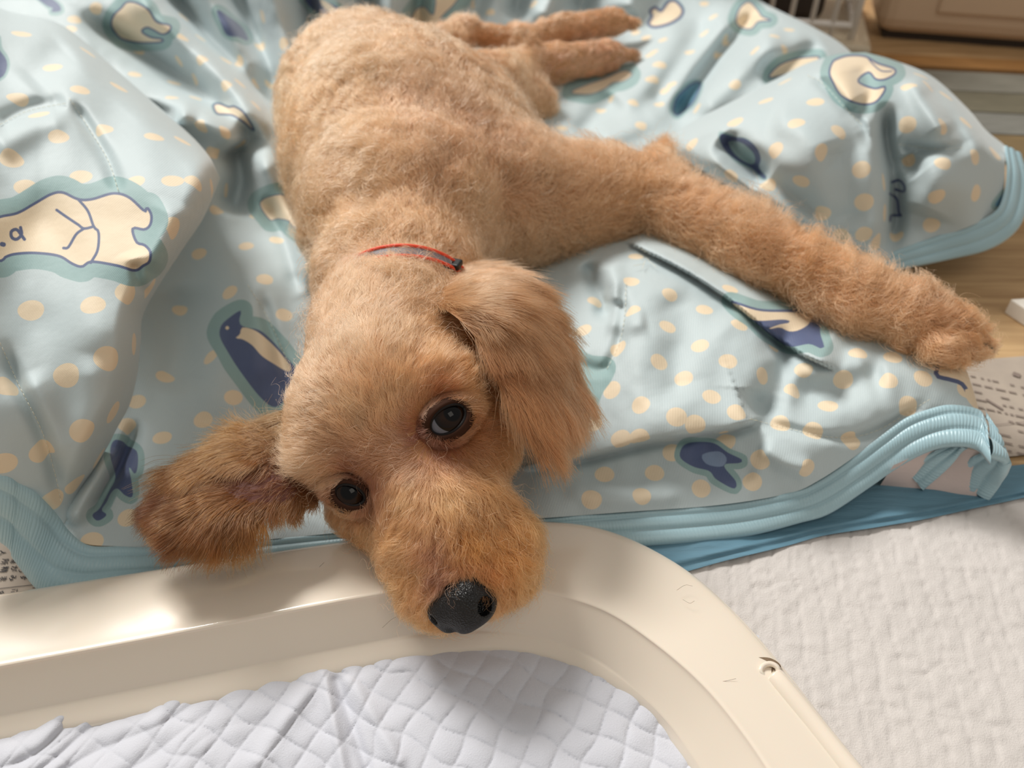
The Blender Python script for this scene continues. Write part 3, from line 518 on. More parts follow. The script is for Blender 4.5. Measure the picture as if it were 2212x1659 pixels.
def up2(a, n, m):
    i = np.linspace(0, a.shape[0] - 1, n); j = np.linspace(0, a.shape[1] - 1, m)
    i0 = np.minimum(i.astype(int), a.shape[0] - 2); j0 = np.minimum(j.astype(int), a.shape[1] - 2); fi = (i - i0)[:, None].astype(np.float32); fj = (j - j0)[None].astype(np.float32)
    a = a.astype(np.float32); A_ = a[i0]; B_ = a[i0 + 1]
    r0 = A_ * (1 - fi) + B_ * fi
    return r0[:, j0] * (1 - fj) + r0[:, j0 + 1] * fj
def inpoly(X, Y, poly):
    p = np.asarray(poly); c = np.zeros(X.shape, bool); j = len(p) - 1
    for i in range(len(p)):
        a, b = p[i], p[j]; c ^= ((a[1] > Y) != (b[1] > Y)) & (X < (b[0] - a[0]) * (Y - a[1]) / (b[1] - a[1] + 1e-12) + a[0]); j = i
    return c
def paint(name, g, Zg, motifs, dots, k, rad):
    n, m = g.shape[0] * k // 1, g.shape[1] * k // 1
    TX, TY, TZ = (up2(a, n, m) for a in (g[..., 0], g[..., 1], Zg))
    img = np.empty((n, m, 3), np.float32); img[:] = C_base
    W3 = P(TX, TY, TZ).astype(np.float32)
    gx_, gy_ = g[..., 0], g[..., 1]
    for (a, b) in dots:
        q = np.argmin((gx_ - a) ** 2 + (gy_ - b) ** 2); i, j = divmod(q, gx_.shape[1])
        if (gx_[i, j] - a) ** 2 + (gy_[i, j] - b) ** 2 > 400: continue
        p0 = P(a, b, Zg[i, j]); ii, jj = int(i * k), int(j * k); R_ = 16 * k
        sl = (slice(max(0, ii - R_), ii + R_), slice(max(0, jj - R_), jj + R_))
        dd = np.linalg.norm(W3[sl] - p0.astype(np.float32), axis=-1)
        rr = rad * random.uniform(.94, 1.06)
        cov = np.clip((rr - dd) / .00022 + .5, 0, 1)[..., None]; img[sl] = img[sl] * (1 - cov) + C_cream * cov
    for body, colr, ow, halo, strokes, spots in motifs:
        bp = cat(body, len(body) * 5, closed=True)[:-1]; mg = halo + 8
        i, j = np.nonzero((gx_ > bp[:, 0].min() - mg) & (gx_ < bp[:, 0].max() + mg) & (gy_ > bp[:, 1].min() - mg) & (gy_ < bp[:, 1].max() + mg))
        if not len(i): continue
        sl = (slice(max(0, (i.min() - 1) * k), (i.max() + 2) * k), slice(max(0, (j.min() - 1) * k), (j.max() + 2) * k)); x_, y_ = TX[sl], TY[sl]
        d, _ = segdist(x_, y_, bp, closed=True); sd = np.where(inpoly(x_, y_, bp), -d, d)
        def put(cov, c): img[sl] = img[sl] * (1 - cov[..., None]) + c * cov[..., None]
        if halo: put(np.clip(halo + 3 * n2(x_, y_, 1 / 40) - sd, 0, 1), C_halo)
        if ow: put(np.clip(ow / 2 + .5 - sd, 0, 1), C_navy)
        put(np.clip(-ow / 2 + .5 - sd, 0, 1), colr)
        for pl, wd in strokes:
            d, _ = segdist(x_, y_, cat(pl, 24)); put(np.clip(wd / 2 + .5 - d, 0, 1), C_navy)
        for pl, c in spots:
            q = cat(pl, len(pl) * 4, closed=True)[:-1]; d, _ = segdist(x_, y_, q, closed=True); sd = np.where(inpoly(x_, y_, q), -d, d); put(np.clip(.5 - sd, 0, 1), c)
    im = bpy.data.images.new(name, n, m, float_buffer=True, is_data=False); im.colorspace_settings.name = 'Linear Rec.709'
    buf = np.ones((m, n, 4), np.float32); buf[..., :3] = img.transpose(1, 0, 2); im.pixels.foreach_set(buf.ravel()); im.update()
    return im
def cloth_mat(name, im, rib):
    m = NT(name); m.set(Roughness=0.58, Sheen_Weight=0.25, Sheen_Roughness=0.4, Specular_IOR_Level=0.35, Subsurface_Weight=0.0)
    ti = m.n('ShaderNodeTexImage'); ti.image = im; ti.extension = 'EXTEND'; m.l(ti.outputs[0], m.b.inputs['Base Color'])
    uv = m.n('ShaderNodeUVMap'); mp = m.n('ShaderNodeMapping'); mp.inputs['Rotation'].default_value = (0, 0, rib[1]); m.l(uv.outputs[0], mp.inputs[0])
    wv = m.n('ShaderNodeTexWave', i_Scale=rib[0], i_Distortion=0.3); m.l(mp.outputs[0], wv.inputs['Vector'])
    tc = m.n('ShaderNodeTexCoord'); nz = m.n('ShaderNodeTexNoise', i_Scale=55.0, i_Detail=5.0); m.l(tc.outputs['Object'], nz.inputs['Vector'])
    b1 = m.n('ShaderNodeBump', i_Strength=0.16, i_Distance=0.004); m.l(nz.outputs['Fac'], b1.inputs['Height'])
    b2 = m.n('ShaderNodeBump', i_Strength=0.12, i_Distance=0.0004); m.l(wv.outputs[0], b2.inputs['Height']); m.l(b1.outputs[0], b2.inputs['Normal']); m.l(b2.outputs[0], m.b.inputs['Normal'])
    return m.m
def sheet_mesh(name, g, Zg, im, rib):
    n, m = g.shape[:2]; u, v = np.meshgrid(np.linspace(0, 1, n), np.linspace(0, 1, m), indexing='ij')
    W = P(g[..., 0], g[..., 1], Zg)
    o = mesh_obj(name, W.reshape(-1, 3), grid_faces(n, m), cloth_mat(name + '_cloth', im, rib), blanket, uv=np.stack([u, v], -1).reshape(-1, 2)); return o
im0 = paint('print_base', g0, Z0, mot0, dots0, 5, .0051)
im1 = paint('print_fold', g1, Z1, mot1, dots1, 6, .0056)
im2 = paint('print_lobe', g2, Z2, mot2, dots2, 5, .0058)
sheet_mesh('quilted_sheet', g0, Z0, im0, (130, .3)); sheet_mesh('folded_corner', g1, Z1, im1, (60, .5)); sheet_mesh('folded_lobe', g2, Z2, im2, (60, .2))

# ---- binding: three satin-stitched rolls along the hem --------------
def bind_mat():
    m = NT('satin_binding'); m.set(Base_Color=rgba(160, 192, 202), Roughness=0.38, Sheen_Weight=0.3, Specular_IOR_Level=0.6)
    return m.m
M_bind = bind_mat()
def binding(inner, outer, name='binding', n=1500, up=5, pitch=.0017, hgt=.0022, rolls=(0, .22, .60, 1.0), lab=None, mat=None):
    """inner/outer: (px,py,z) rails; rolls across the strip, fine slanted stitch ribs along it"""
    a = catp(inner, n); a[:, 1] -= up * .6; b_ = catp(outer, n); A_ = P(a[:, 0], a[:, 1], a[:, 2]); B_ = P(b_[:, 0], b_[:, 1], b_[:, 2])
    m = 28; v = np.linspace(0, 1, m); W = A_[:, None] * (1 - v)[None, :, None] + B_[:, None] * v[None, :, None]
    du = np.gradient(W, axis=0); dv = np.gradient(W, axis=1); N = np.cross(du, dv); N /= np.linalg.norm(N, axis=-1, keepdims=True) + 1e-12
    vw = CC - W; N *= np.sign((N * vw).sum(-1))[..., None]
    s = np.r_[0, np.cumsum(np.linalg.norm(np.diff((A_ + B_) / 2, axis=0), axis=1))]
    h = np.zeros(m)
    for r0, r1 in zip(rolls[:-1], rolls[1:]):
        k = (v >= r0) & (v <= r1); q = (v[k] - r0) / (r1 - r0) * 2 - 1; h[k] = np.maximum(h[k], np.sqrt(np.clip(1 - q ** 2, 0, 1)) * hgt * min(1, (r1 - r0) * 2.6))
    ph = s[:, None] / pitch + v[None] * 2.2 + .35 * n2(s[:, None] * np.ones(m)[None], v[None] * np.ones(n)[:, None] * .01, 300)
    rib = .00022 * np.abs(np.sin(np.pi * ph)) * np.clip(h / hgt * 1.5, 0, 1)[None]
    H_ = h[None] + rib; W = W + N * H_[..., None]
    und = W[:, -1] - N[:, -1] * .002
    W = np.concatenate([W, und[:, None], ((und + A_) / 2 - N[:, -1] * .001)[:, None]], 1)
    o = mesh_obj(name, W.reshape(-1, 3), grid_faces(n, m + 2), mat or M_bind, blanket)
    if lab: o['label'] = lab
    return o
inn = [(-150, 975, .0865), (0, 1026, .067), (42, 1047, .058), (84, 1073, .048), (122, 1112, .033), (150, 1150, .023), (190, 1180, .016), (253, 1183, .013), (354, 1183, .012), (548, 1169, .012), (785, 1147, .014), (1000, 1130, .016), (1175, 1119, .015), (1351, 1106, .013), (1552, 1091, .013), (1703, 1066, .018), (1768, 1038, .022), (1844, 988, .028), (1904, 943, .036), (1954, 907, .042), (2005, 887, .046), (2055, 877, .048), (2115, 888, .046), (2135, 925, .0455)]
out_ = [(-150, 1100, .060), (0, 1172, .030), (30, 1210, .018), (60, 1250, .008), (85, 1278, .005), (120, 1290, .005), (180, 1285, .005), (260, 1275, .005), (380, 1262, .005), (575, 1240, .005), (800, 1205, .006), (1010, 1190, .006), (1190, 1186, .006), (1390, 1179, .0055), (1600, 1160, .0055), (1728, 1130, .008), (1794, 1109, .010), (1879, 1053, .015), (1929, 1018, .022), (1980, 988, .030), (2030, 968, .036), (2080, 963, .040), (2115, 970, .041), (2140, 1000, .040)]
binding(inn, out_, n=2600)
# the hem rolls under itself at the right front corner
binding([(2125, 885, .0455), (2150, 930, .043), (2125, 975, .033), (2085, 1000, .022), (2062, 1040, .009)], [(2140, 985, .041), (2174, 1000, .036), (2172, 1025, .028), (2160, 1050, .014), (2138, 1080, .0045)], n=300, hgt=.0018, lab='hem turned under at the right front corner')
binding([(2070, 960, .034), (2000, 985, .026), (1960, 1020, .015)], [(2085, 968, .035), (2050, 1010, .022), (1995, 1058, .0055)], n=200, hgt=.0018, lab='hem turned under at the right front corner')
binding([(1960, 1000, .022), (1930, 1022, .016)], [(2000, 1060, .005), (1960, 1050, .006)], n=60, hgt=.001, rolls=(0, 1)) if False else None
# lining seen inside the arch
lin_g = coons([(1900, 1050), (2000, 1062), (2110, 1075)], [(1930, 1005), (2030, 965), (2120, 975)], [(1900, 1050), (1930, 1005)], [(2110, 1075), (2120, 975)], 20, 12)
zz_ = np.linspace(.004, .030, 12)[None] * np.ones((20, 1))
mesh_obj('lining', P(lin_g[..., 0], lin_g[..., 1], zz_).reshape(-1, 3), grid_faces(20, 12), simple('lining_cloth', rgba(214, 196, 190), .7, .3, 300), blanket)['label'] = 'pale pinkish lining'
# lobe hem
binding([(1906, 568, .027), (1934, 545, .030), (2012, 517, .034), (2090, 491, .042), (2149, 460, .050), (2168, 421, .056), (2174, 370, .066), (2170, 318, .074)], [(1893, 592, .018), (1973, 577, .020), (2051, 561, .022), (2129, 542, .028), (2182, 512, .034), (2212, 470, .042), (2222, 395, .056), (2205, 335, .068)], n=700, hgt=.0016)
# stitched seam threads
M_thr = simple('seam_thread', rgba(232, 226, 205), .5)
sew = []
def stitches(pts, g, Zg):
    c = cat(pts, 400); L = np.r_[0, np.cumsum(np.hypot(*np.diff(c, axis=0).T))]; s = 0
    while s < L[-1] - 8:
        a = [np.interp(s, L, c[:, k]) for k in (0, 1)]; b2 = [np.interp(s + 8, L, c[:, k]) for k in (0, 1)]
        q = np.argmin((g[..., 0] - a[0]) ** 2 + (g[..., 1] - a[1]) ** 2); z = Zg.ravel()[q] + .0007
        q2 = np.argmin((g[..., 0] - b2[0]) ** 2 + (g[..., 1] - b2[1]) ** 2); z2 = Zg.ravel()[q2] + .0007
        p0, p1 = P(a[0], a[1], z), P(b2[0], b2[1], z2); sew.append(tube([p0, (p0 + p1) / 2 + [0, 0, .0002], p1], .00014, 4, name=None)); s += 11
stitches([(150, 212), (200, 290), (235, 350), (258, 420)], g1, Z1); stitches([(-10, 275), (60, 240), (150, 222)], g1, Z1); stitches([(0, 740), (40, 830), (90, 930), (118, 1020), (133, 1090)], g1, Z1)
stitches([(535, 615), (580, 690), (625, 790)], g0, Z0); stitches([(1352, 610), (1350, 680), (1338, 740), (1310, 800)], g0, Z0); stitches([(1620, 905), (1700, 925), (1800, 945), (1890, 932), (2010, 862)], g0, Z0)
stitches([(1744, 163), (1777, 180), (1827, 235), (1863, 271)], g2, Z2); stitches([(1940, 312), (2020, 322), (2090, 318)], g2, Z2)
for th_ in [[(1386, 562), (1396, 556), (1404, 566), (1412, 572), (1418, 578)], [(1368, 574), (1380, 572), (1392, 570)], [(1394, 562), (1390, 572), (1388, 580)]]:
    sew.append(tube(cat([tuple(P(a_, b_, .0625)) for a_, b_ in th_], 12), .00014, 4, name=None))
tag(merge(sew, 'seam_stitches', M_thr, blanket), kind='stuff')

# ------------------------------------------------------------------ dog
dog = empty('dog', tuple(P(950, 700, .05)))
tag(dog, 'apricot poodle lying on the blanket with its chin on the cream tray rim', 'dog')
PR = []
def D_(px, py, z=None, dep=None): return P(px, py, z) if dep is None else Q(px, py, dep)
def rad_(p, rpx): return rpx / FPX * float((p - CC) @ CF)
def bone(a, b, ra, rb, k=.012, flat=1.0):
    """tapered capsule; a, b = (px,py,z) and radii in picture pixels"""
    A_, B_ = P(*a), P(*b); PR.append((A_, B_, rad_(A_, ra), rad_(B_, rb), k, flat))
def ball(px, py, dep, r, k=.012):
    A_ = Q(px, py, dep); PR.append((A_, A_, r / FPX * dep, r / FPX * dep, k, 1.0))
def bonq(a, b, ra, rb, k=.012):
    A_, B_ = Q(*a), Q(*b); PR.append((A_, B_, ra / FPX * a[2], rb / FPX * b[2], k, 1.0))
# head
bonq((838, 850, .392), (845, 740, .420), 180, 165)
ball(985, 745, .408, 95); ball(1045, 850, .400, 85); ball(745, 905, .385, 112); ball(715, 985, .378, 66); ball(960, 835, .368, 72); ball(1030, 950, .385, 92)
bonq((890, 985, .382), (965, 1120, .366), 128, 118, .014)
bonq((965, 1120, .366), (998, 1238, .352), 118, 90, .014)
ball(905, 1190, .366, 72); ball(1075, 1170, .366, 70); ball(1085, 1235, .358, 50); ball(930, 1285, .355, 52); bonq((990, 1280, .354), (995, 1306, .352), 62, 44)
ball(770, 1085, .392, 62); ball(840, 1110, .385, 70)
# neck and trunk (z is the height of the axis)
bonq((848, 720, .425), (855, 620, .470), 150, 150)
bone((855, 600, .068), (870, 470, .072), 150, 190, .02)
bone((880, 455, .070), (870, 330, .075), 205, 228, .02)
bone((870, 330, .075), (800, 235, .078), 228, 175, .02)
bone((1010, 400, .066), (960, 290, .070), 170, 170, .02)
bone((800, 235, .078), (800, 185, .075), 165, 120, .02)
# outstretched front leg
bone((1130, 430, .066), (1290, 425, .066), 125, 78, .02)
bone((1290, 425, .066), (1400, 412, .068), 78, 66, .012); bone((1400, 400, .07), (1425, 350, .074), 50, 22, .012)
bone((1400, 425, .068), (1620, 530, .070), 64, 50); bone((1620, 530, .070), (1850, 645, .068), 50, 50)
bone((1850, 645, .068), (1960, 680, .068), 50, 52); bone((1960, 680, .068), (2060, 712, .066), 54, 46)
for (a, b_) in [((2030, 680), (2105, 702)), ((2040, 705), (2122, 735)), ((2030, 728), (2105, 758)), ((2010, 740), (2065, 768))]:
    bone((*a, .066), (*b_, .062), 27, 17, .006)
# thigh, hind legs
bone((900, 200, .075), (1060, 190, .058), 110, 62, .02); bone((1060, 190, .058), (1130, 150, .052), 62, 40, .014)
bone((1060, 230, .045), (1150, 215, .040), 70, 42, .014)
bone((870, 140, .082), (1000, 68, .080), 50, 26, .014); bone((1000, 68, .080), (1130, 92, .070), 25, 24, .01)
bone((1130, 120, .058), (1115, 80, .066), 34, 28, .01)
bone((1120, 92, .068), (1210, 66, .064), 26, 29, .008); bone((1210, 66, .064), (1320, 48, .062), 30, 27, .008); bone((1320, 46, .062), (1368, 52, .060), 20, 12, .008)
bone((1120, 145, .052), (1200, 136, .050), 36, 37, .010); bone((1200, 136, .050), (1310, 122, .048), 37, 32, .008); bone((1310, 118, .048), (1365, 120, .046), 22, 12, .008)
EYR, EYL = Q(968, 905, .3575), Q(757, 1068, .3690); RBALL = .0096
def sdf_grid(prims, h, pad=.03, carve=()):
    lo = np.min([np.minimum(a - ra, b - rb) for a, b, ra, rb, _, _ in prims], 0) - pad; hi = np.max([np.maximum(a + ra, b + rb) for a, b, ra, rb, _, _ in prims], 0) + pad
    n = np.ceil((hi - lo) / h).astype(int) + 1; V = np.full(n, .02, np.float32)
    ax = [lo[i] + h * np.arange(n[i]) for i in range(3)]
    for a, b, ra, rb, k, fl in prims:
        R_ = max(ra, rb) + .024; l = np.minimum(a, b) - R_; u = np.maximum(a, b) + R_
        i0 = np.maximum(((l - lo) / h).astype(int), 0); i1 = np.minimum(((u - lo) / h).astype(int) + 2, n)
        X = ax[0][i0[0]:i1[0], None, None] - a[0]; Y = ax[1][None, i0[1]:i1[1], None] - a[1]; Z_ = ax[2][None, None, i0[2]:i1[2]] - a[2]
        d = b - a; l2 = d @ d + 1e-12; t = np.clip((X * d[0] + Y * d[1] + Z_ * d[2]) / l2, 0, 1)
        q = np.sqrt((X - t * d[0]) ** 2 + (Y - t * d[1]) ** 2 + (Z_ - t * d[2]) ** 2) - (ra + (rb - ra) * t)
        S = V[i0[0]:i1[0], i0[1]:i1[1], i0[2]:i1[2]]; hh = np.maximum(k - np.abs(S - q), 0) / k; S[...] = np.minimum(S, q) - hh * hh * k * .25
    for c, r, k in carve:
        X = ax[0][:, None, None] - c[0]; Y = ax[1][None, :, None] - c[1]; Z_ = ax[2][None, None, :] - c[2]
        q = r - np.sqrt(X * X + Y * Y + Z_ * Z_); hh = np.maximum(k - np.abs(V - q), 0) / k; V = np.maximum(V, q) + hh * hh * k * .25
    return V.astype(np.float32), lo
def surface_nets(V, lo, h):
    s = V < 0; n = V.shape
    c = [V[i:n[0] - 1 + i, j:n[1] - 1 + j, k:n[2] - 1 + k] for i in (0, 1) for j in (0, 1) for k in (0, 1)]; o8 = [(i, j, k) for i in (0, 1) for j in (0, 1) for k in (0, 1)]
    cnt = sum((q < 0).astype(np.int8) for q in c); act = (cnt > 0) & (cnt < 8); I = np.argwhere(act); idx = np.full(act.shape, -1, np.int64); idx[act] = np.arange(len(I))
    vals = np.stack([q[act] for q in c], 1); acc = np.zeros((len(I), 3)); num = np.zeros(len(I))
    for a in range(8):
        for b in range(a + 1, 8):
            if sum(abs(o8[a][m] - o8[b][m]) for m in range(3)) != 1: continue
            va, vb = vals[:, a], vals[:, b]; k = (va < 0) != (vb < 0); t = np.where(k, va / np.where(k, va - vb, 1), 0)
            p = np.array(o8[a]) + t[:, None] * (np.array(o8[b]) - np.array(o8[a])); acc += p * k[:, None]; num += k
    VV = lo + h * (I + acc / num[:, None]); F = []
    for ax_ in range(3):
        sl0 = [slice(0, n[m] - 1) for m in range(3)]; s0 = s[tuple(slice(0, n[m] - (1 if m == ax_ else 0)) for m in range(3))]; s1 = s[tuple(slice(1 if m == ax_ else 0, n[m]) for m in range(3))]
        E = np.argwhere(s0 != s1); sg = s0[tuple(E.T)]; b_, c_ = [m for m in range(3) if m != ax_]
        ok = (E[:, b_] > 0) & (E[:, c_] > 0) & (E[:, b_] < n[b_] - 1) & (E[:, c_] < n[c_] - 1); E = E[ok]; sg = sg[ok]
        def at(db, dc):
            q = E.copy(); q[:, b_] += db; q[:, c_] += dc; return idx[tuple(q.T)]
        f = np.stack([at(-1, -1), at(0, -1), at(0, 0), at(-1, 0)], 1)
        flip = sg if ax_ != 1 else ~sg; f = np.where(flip[:, None], f, f[:, ::-1]); F.append(f)
    return VV, np.vstack(F)
HS = .0026
Vg, lo_ = sdf_grid(PR, HS, carve=[(EYR, .0108, .004), (EYL, .0106, .004)])
BV, BF = surface_nets(Vg, lo_, HS); del Vg
M_skin = simple('apricot_skin', rgba(172, 122, 78), .7)
body = mesh_obj('body', BV, BF, M_skin, dog)

# eyes --------------------------------------------------------------
def uvball(r, n=40, m=24):
    th, ph = np.meshgrid(np.linspace(0, np.pi, m), np.linspace(0, 2 * np.pi, n, endpoint=False), indexing='ij')
    V = np.stack([np.sin(th) * np.cos(ph), np.sin(th) * np.sin(ph), np.cos(th)], -1).reshape(-1, 3) * r
    F = [[i * n + j, (i + 1) * n + j, (i + 1) * n + (j + 1) % n, i * n + (j + 1) % n] for i in range(m - 1) for j in range(n)]; return V, np.array(F)
def eye_mat(name, gaze, irisr, sclera_glint):
    m = NT(name); m.set(Roughness=0.03, Specular_IOR_Level=0.22)
    tc = m.n('ShaderNodeTexCoord'); nm = m.n('ShaderNodeVectorMath', operation='NORMALIZE'); m.l(tc.outputs['Object'], nm.inputs[0])
    dt = m.n('ShaderNodeVectorMath', operation='DOT_PRODUCT'); dt.inputs[1].default_value = tuple(gaze); m.l(nm.outputs[0], dt.inputs[0])
    cr = m.n('ShaderNodeValToRGB'); e = cr.color_ramp.elements; e[0].position = irisr - .03; e[0].color = sclera_glint; e[1].position = irisr; e[1].color = rgba(12, 10, 12)  # sclera grey also paints in the crescent reflection on the eye
    e2 = e.new(.90); e2.color = rgba(38, 22, 12); e3 = e.new(.935); e3.color = rgba(5, 5, 7)
    m.l(dt.outputs['Value'], cr.inputs[0]); m.l(cr.outputs[0], m.b.inputs['Base Color']); return m.m
LIDS = []; M_lid = simple('dark_lid_skin', rgba(58, 36, 26), .8, spec=.1)
M_rim = simple('eyelid_skin', rgba(20, 15, 15), .5, .2, 800, spec=.25)
def nrm(v): return v / np.linalg.norm(v)
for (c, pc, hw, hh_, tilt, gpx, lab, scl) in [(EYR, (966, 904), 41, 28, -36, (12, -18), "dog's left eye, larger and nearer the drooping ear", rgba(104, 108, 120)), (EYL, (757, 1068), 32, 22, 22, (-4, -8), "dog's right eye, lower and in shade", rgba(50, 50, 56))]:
    dep = float((c - CC) @ CF); vd_ = nrm(CC - c); gz = nrm(vd_ * .0096 + (CR * gpx[0] - CU * gpx[1]) / FPX * dep * .85)
    V, F = uvball(RBALL); ey = mesh_obj('eye', V, F, eye_mat('eye_gloss', gz, .62, scl)); ey.location = tuple(c - np.array(dog.location)); ey.parent = dog; ey['label'] = lab
    th = np.linspace(0, 2 * np.pi, 49); a = math.radians(tilt); pth = []
    for q in th:
        ux, uy = hw * math.cos(q), hh_ * math.sin(q) * (.9 if math.sin(q) < 0 else 1); x_ = ux * math.cos(a) - uy * math.sin(a); y_ = ux * math.sin(a) + uy * math.cos(a)
        off = (CR * x_ - CU * y_) / FPX * dep; r2 = off @ off; pth.append(c + off + vd_ * math.sqrt(max((RBALL + .0002) ** 2 - r2, 1e-6)))
    lid = tube(pth, .0009, 8, name='eyelid', mat=M_rim, parent=dog)
    ringW = []
    for sc_, up_ in ((1.0, .0002), (1.10, .0012), (1.3, .0010), (1.6, -.0012), (2.0, -.0050)):
        for p_ in pth[:-1]:
            off = p_ - c; al = off @ vd_; lat = off - vd_ * al; ringW.append(c + lat * sc_ + vd_ * (al + up_))
    ringW = np.array(ringW).reshape(5, 48, 3); ringW = np.concatenate([ringW, ringW[:, :1]], 1)
    LF = grid_faces(5, 49); mesh_obj('lid_skin', ringW.reshape(-1, 3), LF, M_lid, lid)
    LIDS.append((lid, ringW.reshape(-1, 3), LF))

# nose --------------------------------------------------------------
save = PR; PR = []
bonq((985, 1285, .3400), (1010, 1280, .3380), 34, 36, .006); bonq((965, 1315, .3385), (1005, 1330, .3360), 34, 32, .006); bonq((1005, 1290, .336), (1020, 1305, .336), 40, 42, .006)
ball(1035, 1300, .3395, 36, .005); ball(955, 1320, .342, 30, .005); ball(1000, 1345, .338, 20, .004); bonq((962, 1262, .347), (1020, 1260, .346), 26, 26, .006); ball(968, 1350, .341, 16, .004)
nv, nl = sdf_grid(PR, .0006, pad=.008, carve=[(Q(1042, 1308, .3325), 21 / FPX * .33, .0018), (Q(1034, 1313, .3335), 16 / FPX * .33, .0015), (Q(938, 1338, .3370), 11 / FPX * .33, .0014), (Q(976, 1368, .3352), 9 / FPX * .33, .002)])
NV, NF = surface_nets(nv, nl, .0006); PR = save
m = NT('nose_leather'); m.set(Base_Color=rgba(9, 8, 10), Roughness=0.40, Specular_IOR_Level=0.45, Coat_Weight=0.0, Coat_Roughness=0.2)
tc = m.n('ShaderNodeTexCoord'); vo = m.n('ShaderNodeTexVoronoi', i_Scale=1300.0); m.l(tc.outputs['Object'], vo.inputs['Vector']); bp = m.n('ShaderNodeBump', i_Strength=0.7, i_Distance=0.0006); m.l(vo.outputs['Distance'], bp.inputs['Height']); m.l(bp.outputs[0], m.b.inputs['Normal'])
mesh_obj('nose', NV, NF, m.m, dog)['label'] = 'black leathery nose with nostrils'

# ears --------------------------------------------------------------
def ear_mesh(name, left, right, dl, dr, thick, lab, mat, bulge=.006):
    """flap between two edge curves (px,py,depth); closed, slightly puffed"""
    n, m_ = 48, 20; a = catp([(x_, y_, d) for (x_, y_), d in zip(left, dl)], n); b_ = catp([(x_, y_, d) for (x_, y_), d in zip(right, dr)], n)
    v = np.linspace(0, 1, m_); W = np.zeros((n, m_, 3))
    for i in range(n):
        for j in range(m_):
            x_, y_, d = a[i] * (1 - v[j]) + b_[i] * v[j]; W[i, j] = Q(x_, y_, d - bulge * math.sin(math.pi * v[j]))
    du = np.gradient(W, axis=0); dv = np.gradient(W, axis=1); N = np.cross(du, dv); N /= np.linalg.norm(N, axis=-1, keepdims=True) + 1e-12; N *= np.sign((N * (CC - W)).sum(-1))[..., None]
    th = thick * (np.sin(np.pi * v) ** .5)[None, :, None] * np.clip(np.linspace(1, 0, n) * 8, 0, 1)[:, None, None]; W2 = W - N * (th + .0003)
    V = np.vstack([W.reshape(-1, 3), W2.reshape(-1, 3)]); F1 = grid_faces(n, m_); nn = n * m_
    fl = (N[n // 2, m_ // 2] @ np.cross(W[n // 2 + 1, m_ // 2] - W[n // 2, m_ // 2], W[n // 2, m_ // 2 + 1] - W[n // 2, m_ // 2])) > 0
    if not fl: F1 = F1[:, ::-1]
    F = np.vstack([F1, F1[:, ::-1] + nn]); o = mesh_obj(name, V, F, mat, dog); o['label'] = lab; return o, W.reshape(-1, 3), F1, W
M_earskin = simple('ear_skin', rgba(96, 50, 40), .6, .1, 300)
earR, ERV, ERF, _ = ear_mesh('ear', [(880, 640), (960, 668), (1028, 728), (1066, 800), (1098, 870), (1132, 930)], [(960, 560), (1110, 600), (1190, 690), (1226, 790), (1244, 850), (1215, 905)], [.430, .378, .366, .361, .358, .358], [.470, .418, .405, .400, .395, .385], .004, "dog's left ear, reddish brown, drooping beside the eye", M_skin, .012)
earL, ELV, ELF, _ = ear_mesh('ear', [(650, 880), (590, 925), (500, 965), (420, 1025), (368, 1080), (372, 1132)], [(740, 1030), (690, 1060), (640, 1085), (570, 1112), (500, 1138), (420, 1160)], [.400, .395, .388, .378, .371, .364], [.384, .380, .372, .364, .358, .358], .004, "dog's right ear, dark brown with shade painted in, spread inside out on the blanket", M_earskin, .006)

# fur ---------------------------------------------------------------
def fur_mat(name, rough=.28):
    m = bpy.data.materials.new(name); m.use_nodes = True; t = m.node_tree; t.nodes.clear()
    o = t.nodes.new('ShaderNodeOutputMaterial'); h = t.nodes.new('ShaderNodeBsdfHairPrincipled'); h.model = 'CHIANG'; h.parametrization = 'COLOR'
    a = t.nodes.new('ShaderNodeAttribute'); a.attribute_name = 'tint'; t.links.new(a.outputs['Color'], h.inputs['Color'])
    h.inputs['Roughness'].default_value = rough; h.inputs['Radial Roughness'].default_value = .45; h.inputs['Coat'].default_value = 0.0
    g = t.nodes.new('ShaderNodeGamma'); g.inputs[1].default_value = .72; t.links.new(a.outputs['Color'], g.inputs[0])
    p = t.nodes.new('ShaderNodeBsdfPrincipled'); p.inputs['Roughness'].default_value = .45; t.links.new(g.outputs[0], p.inputs['Base Color'])
    x = t.nodes.new('ShaderNodeMixShader'); x.inputs[0].default_value = .38; t.links.new(h.outputs[0], x.inputs[1]); t.links.new(p.outputs[0], x.inputs[2])
    t.links.new(x.outputs[0], o.inputs['Surface']); return m
M_fur = fur_mat('apricot_fur')
def idw(px, py, ctrl, p=2.6):
    """ctrl rows: px,py,values... ; inverse distance blend"""
    c = np.asarray(ctrl, float); num = 0; den = 0
    for r in c:
        w_ = 1 / (((px - r[0]) ** 2 + (py - r[1]) ** 2) + 200) ** (p / 2); num = num + w_[:, None] * r[2:]; den = den + w_
    return num / den[:, None]
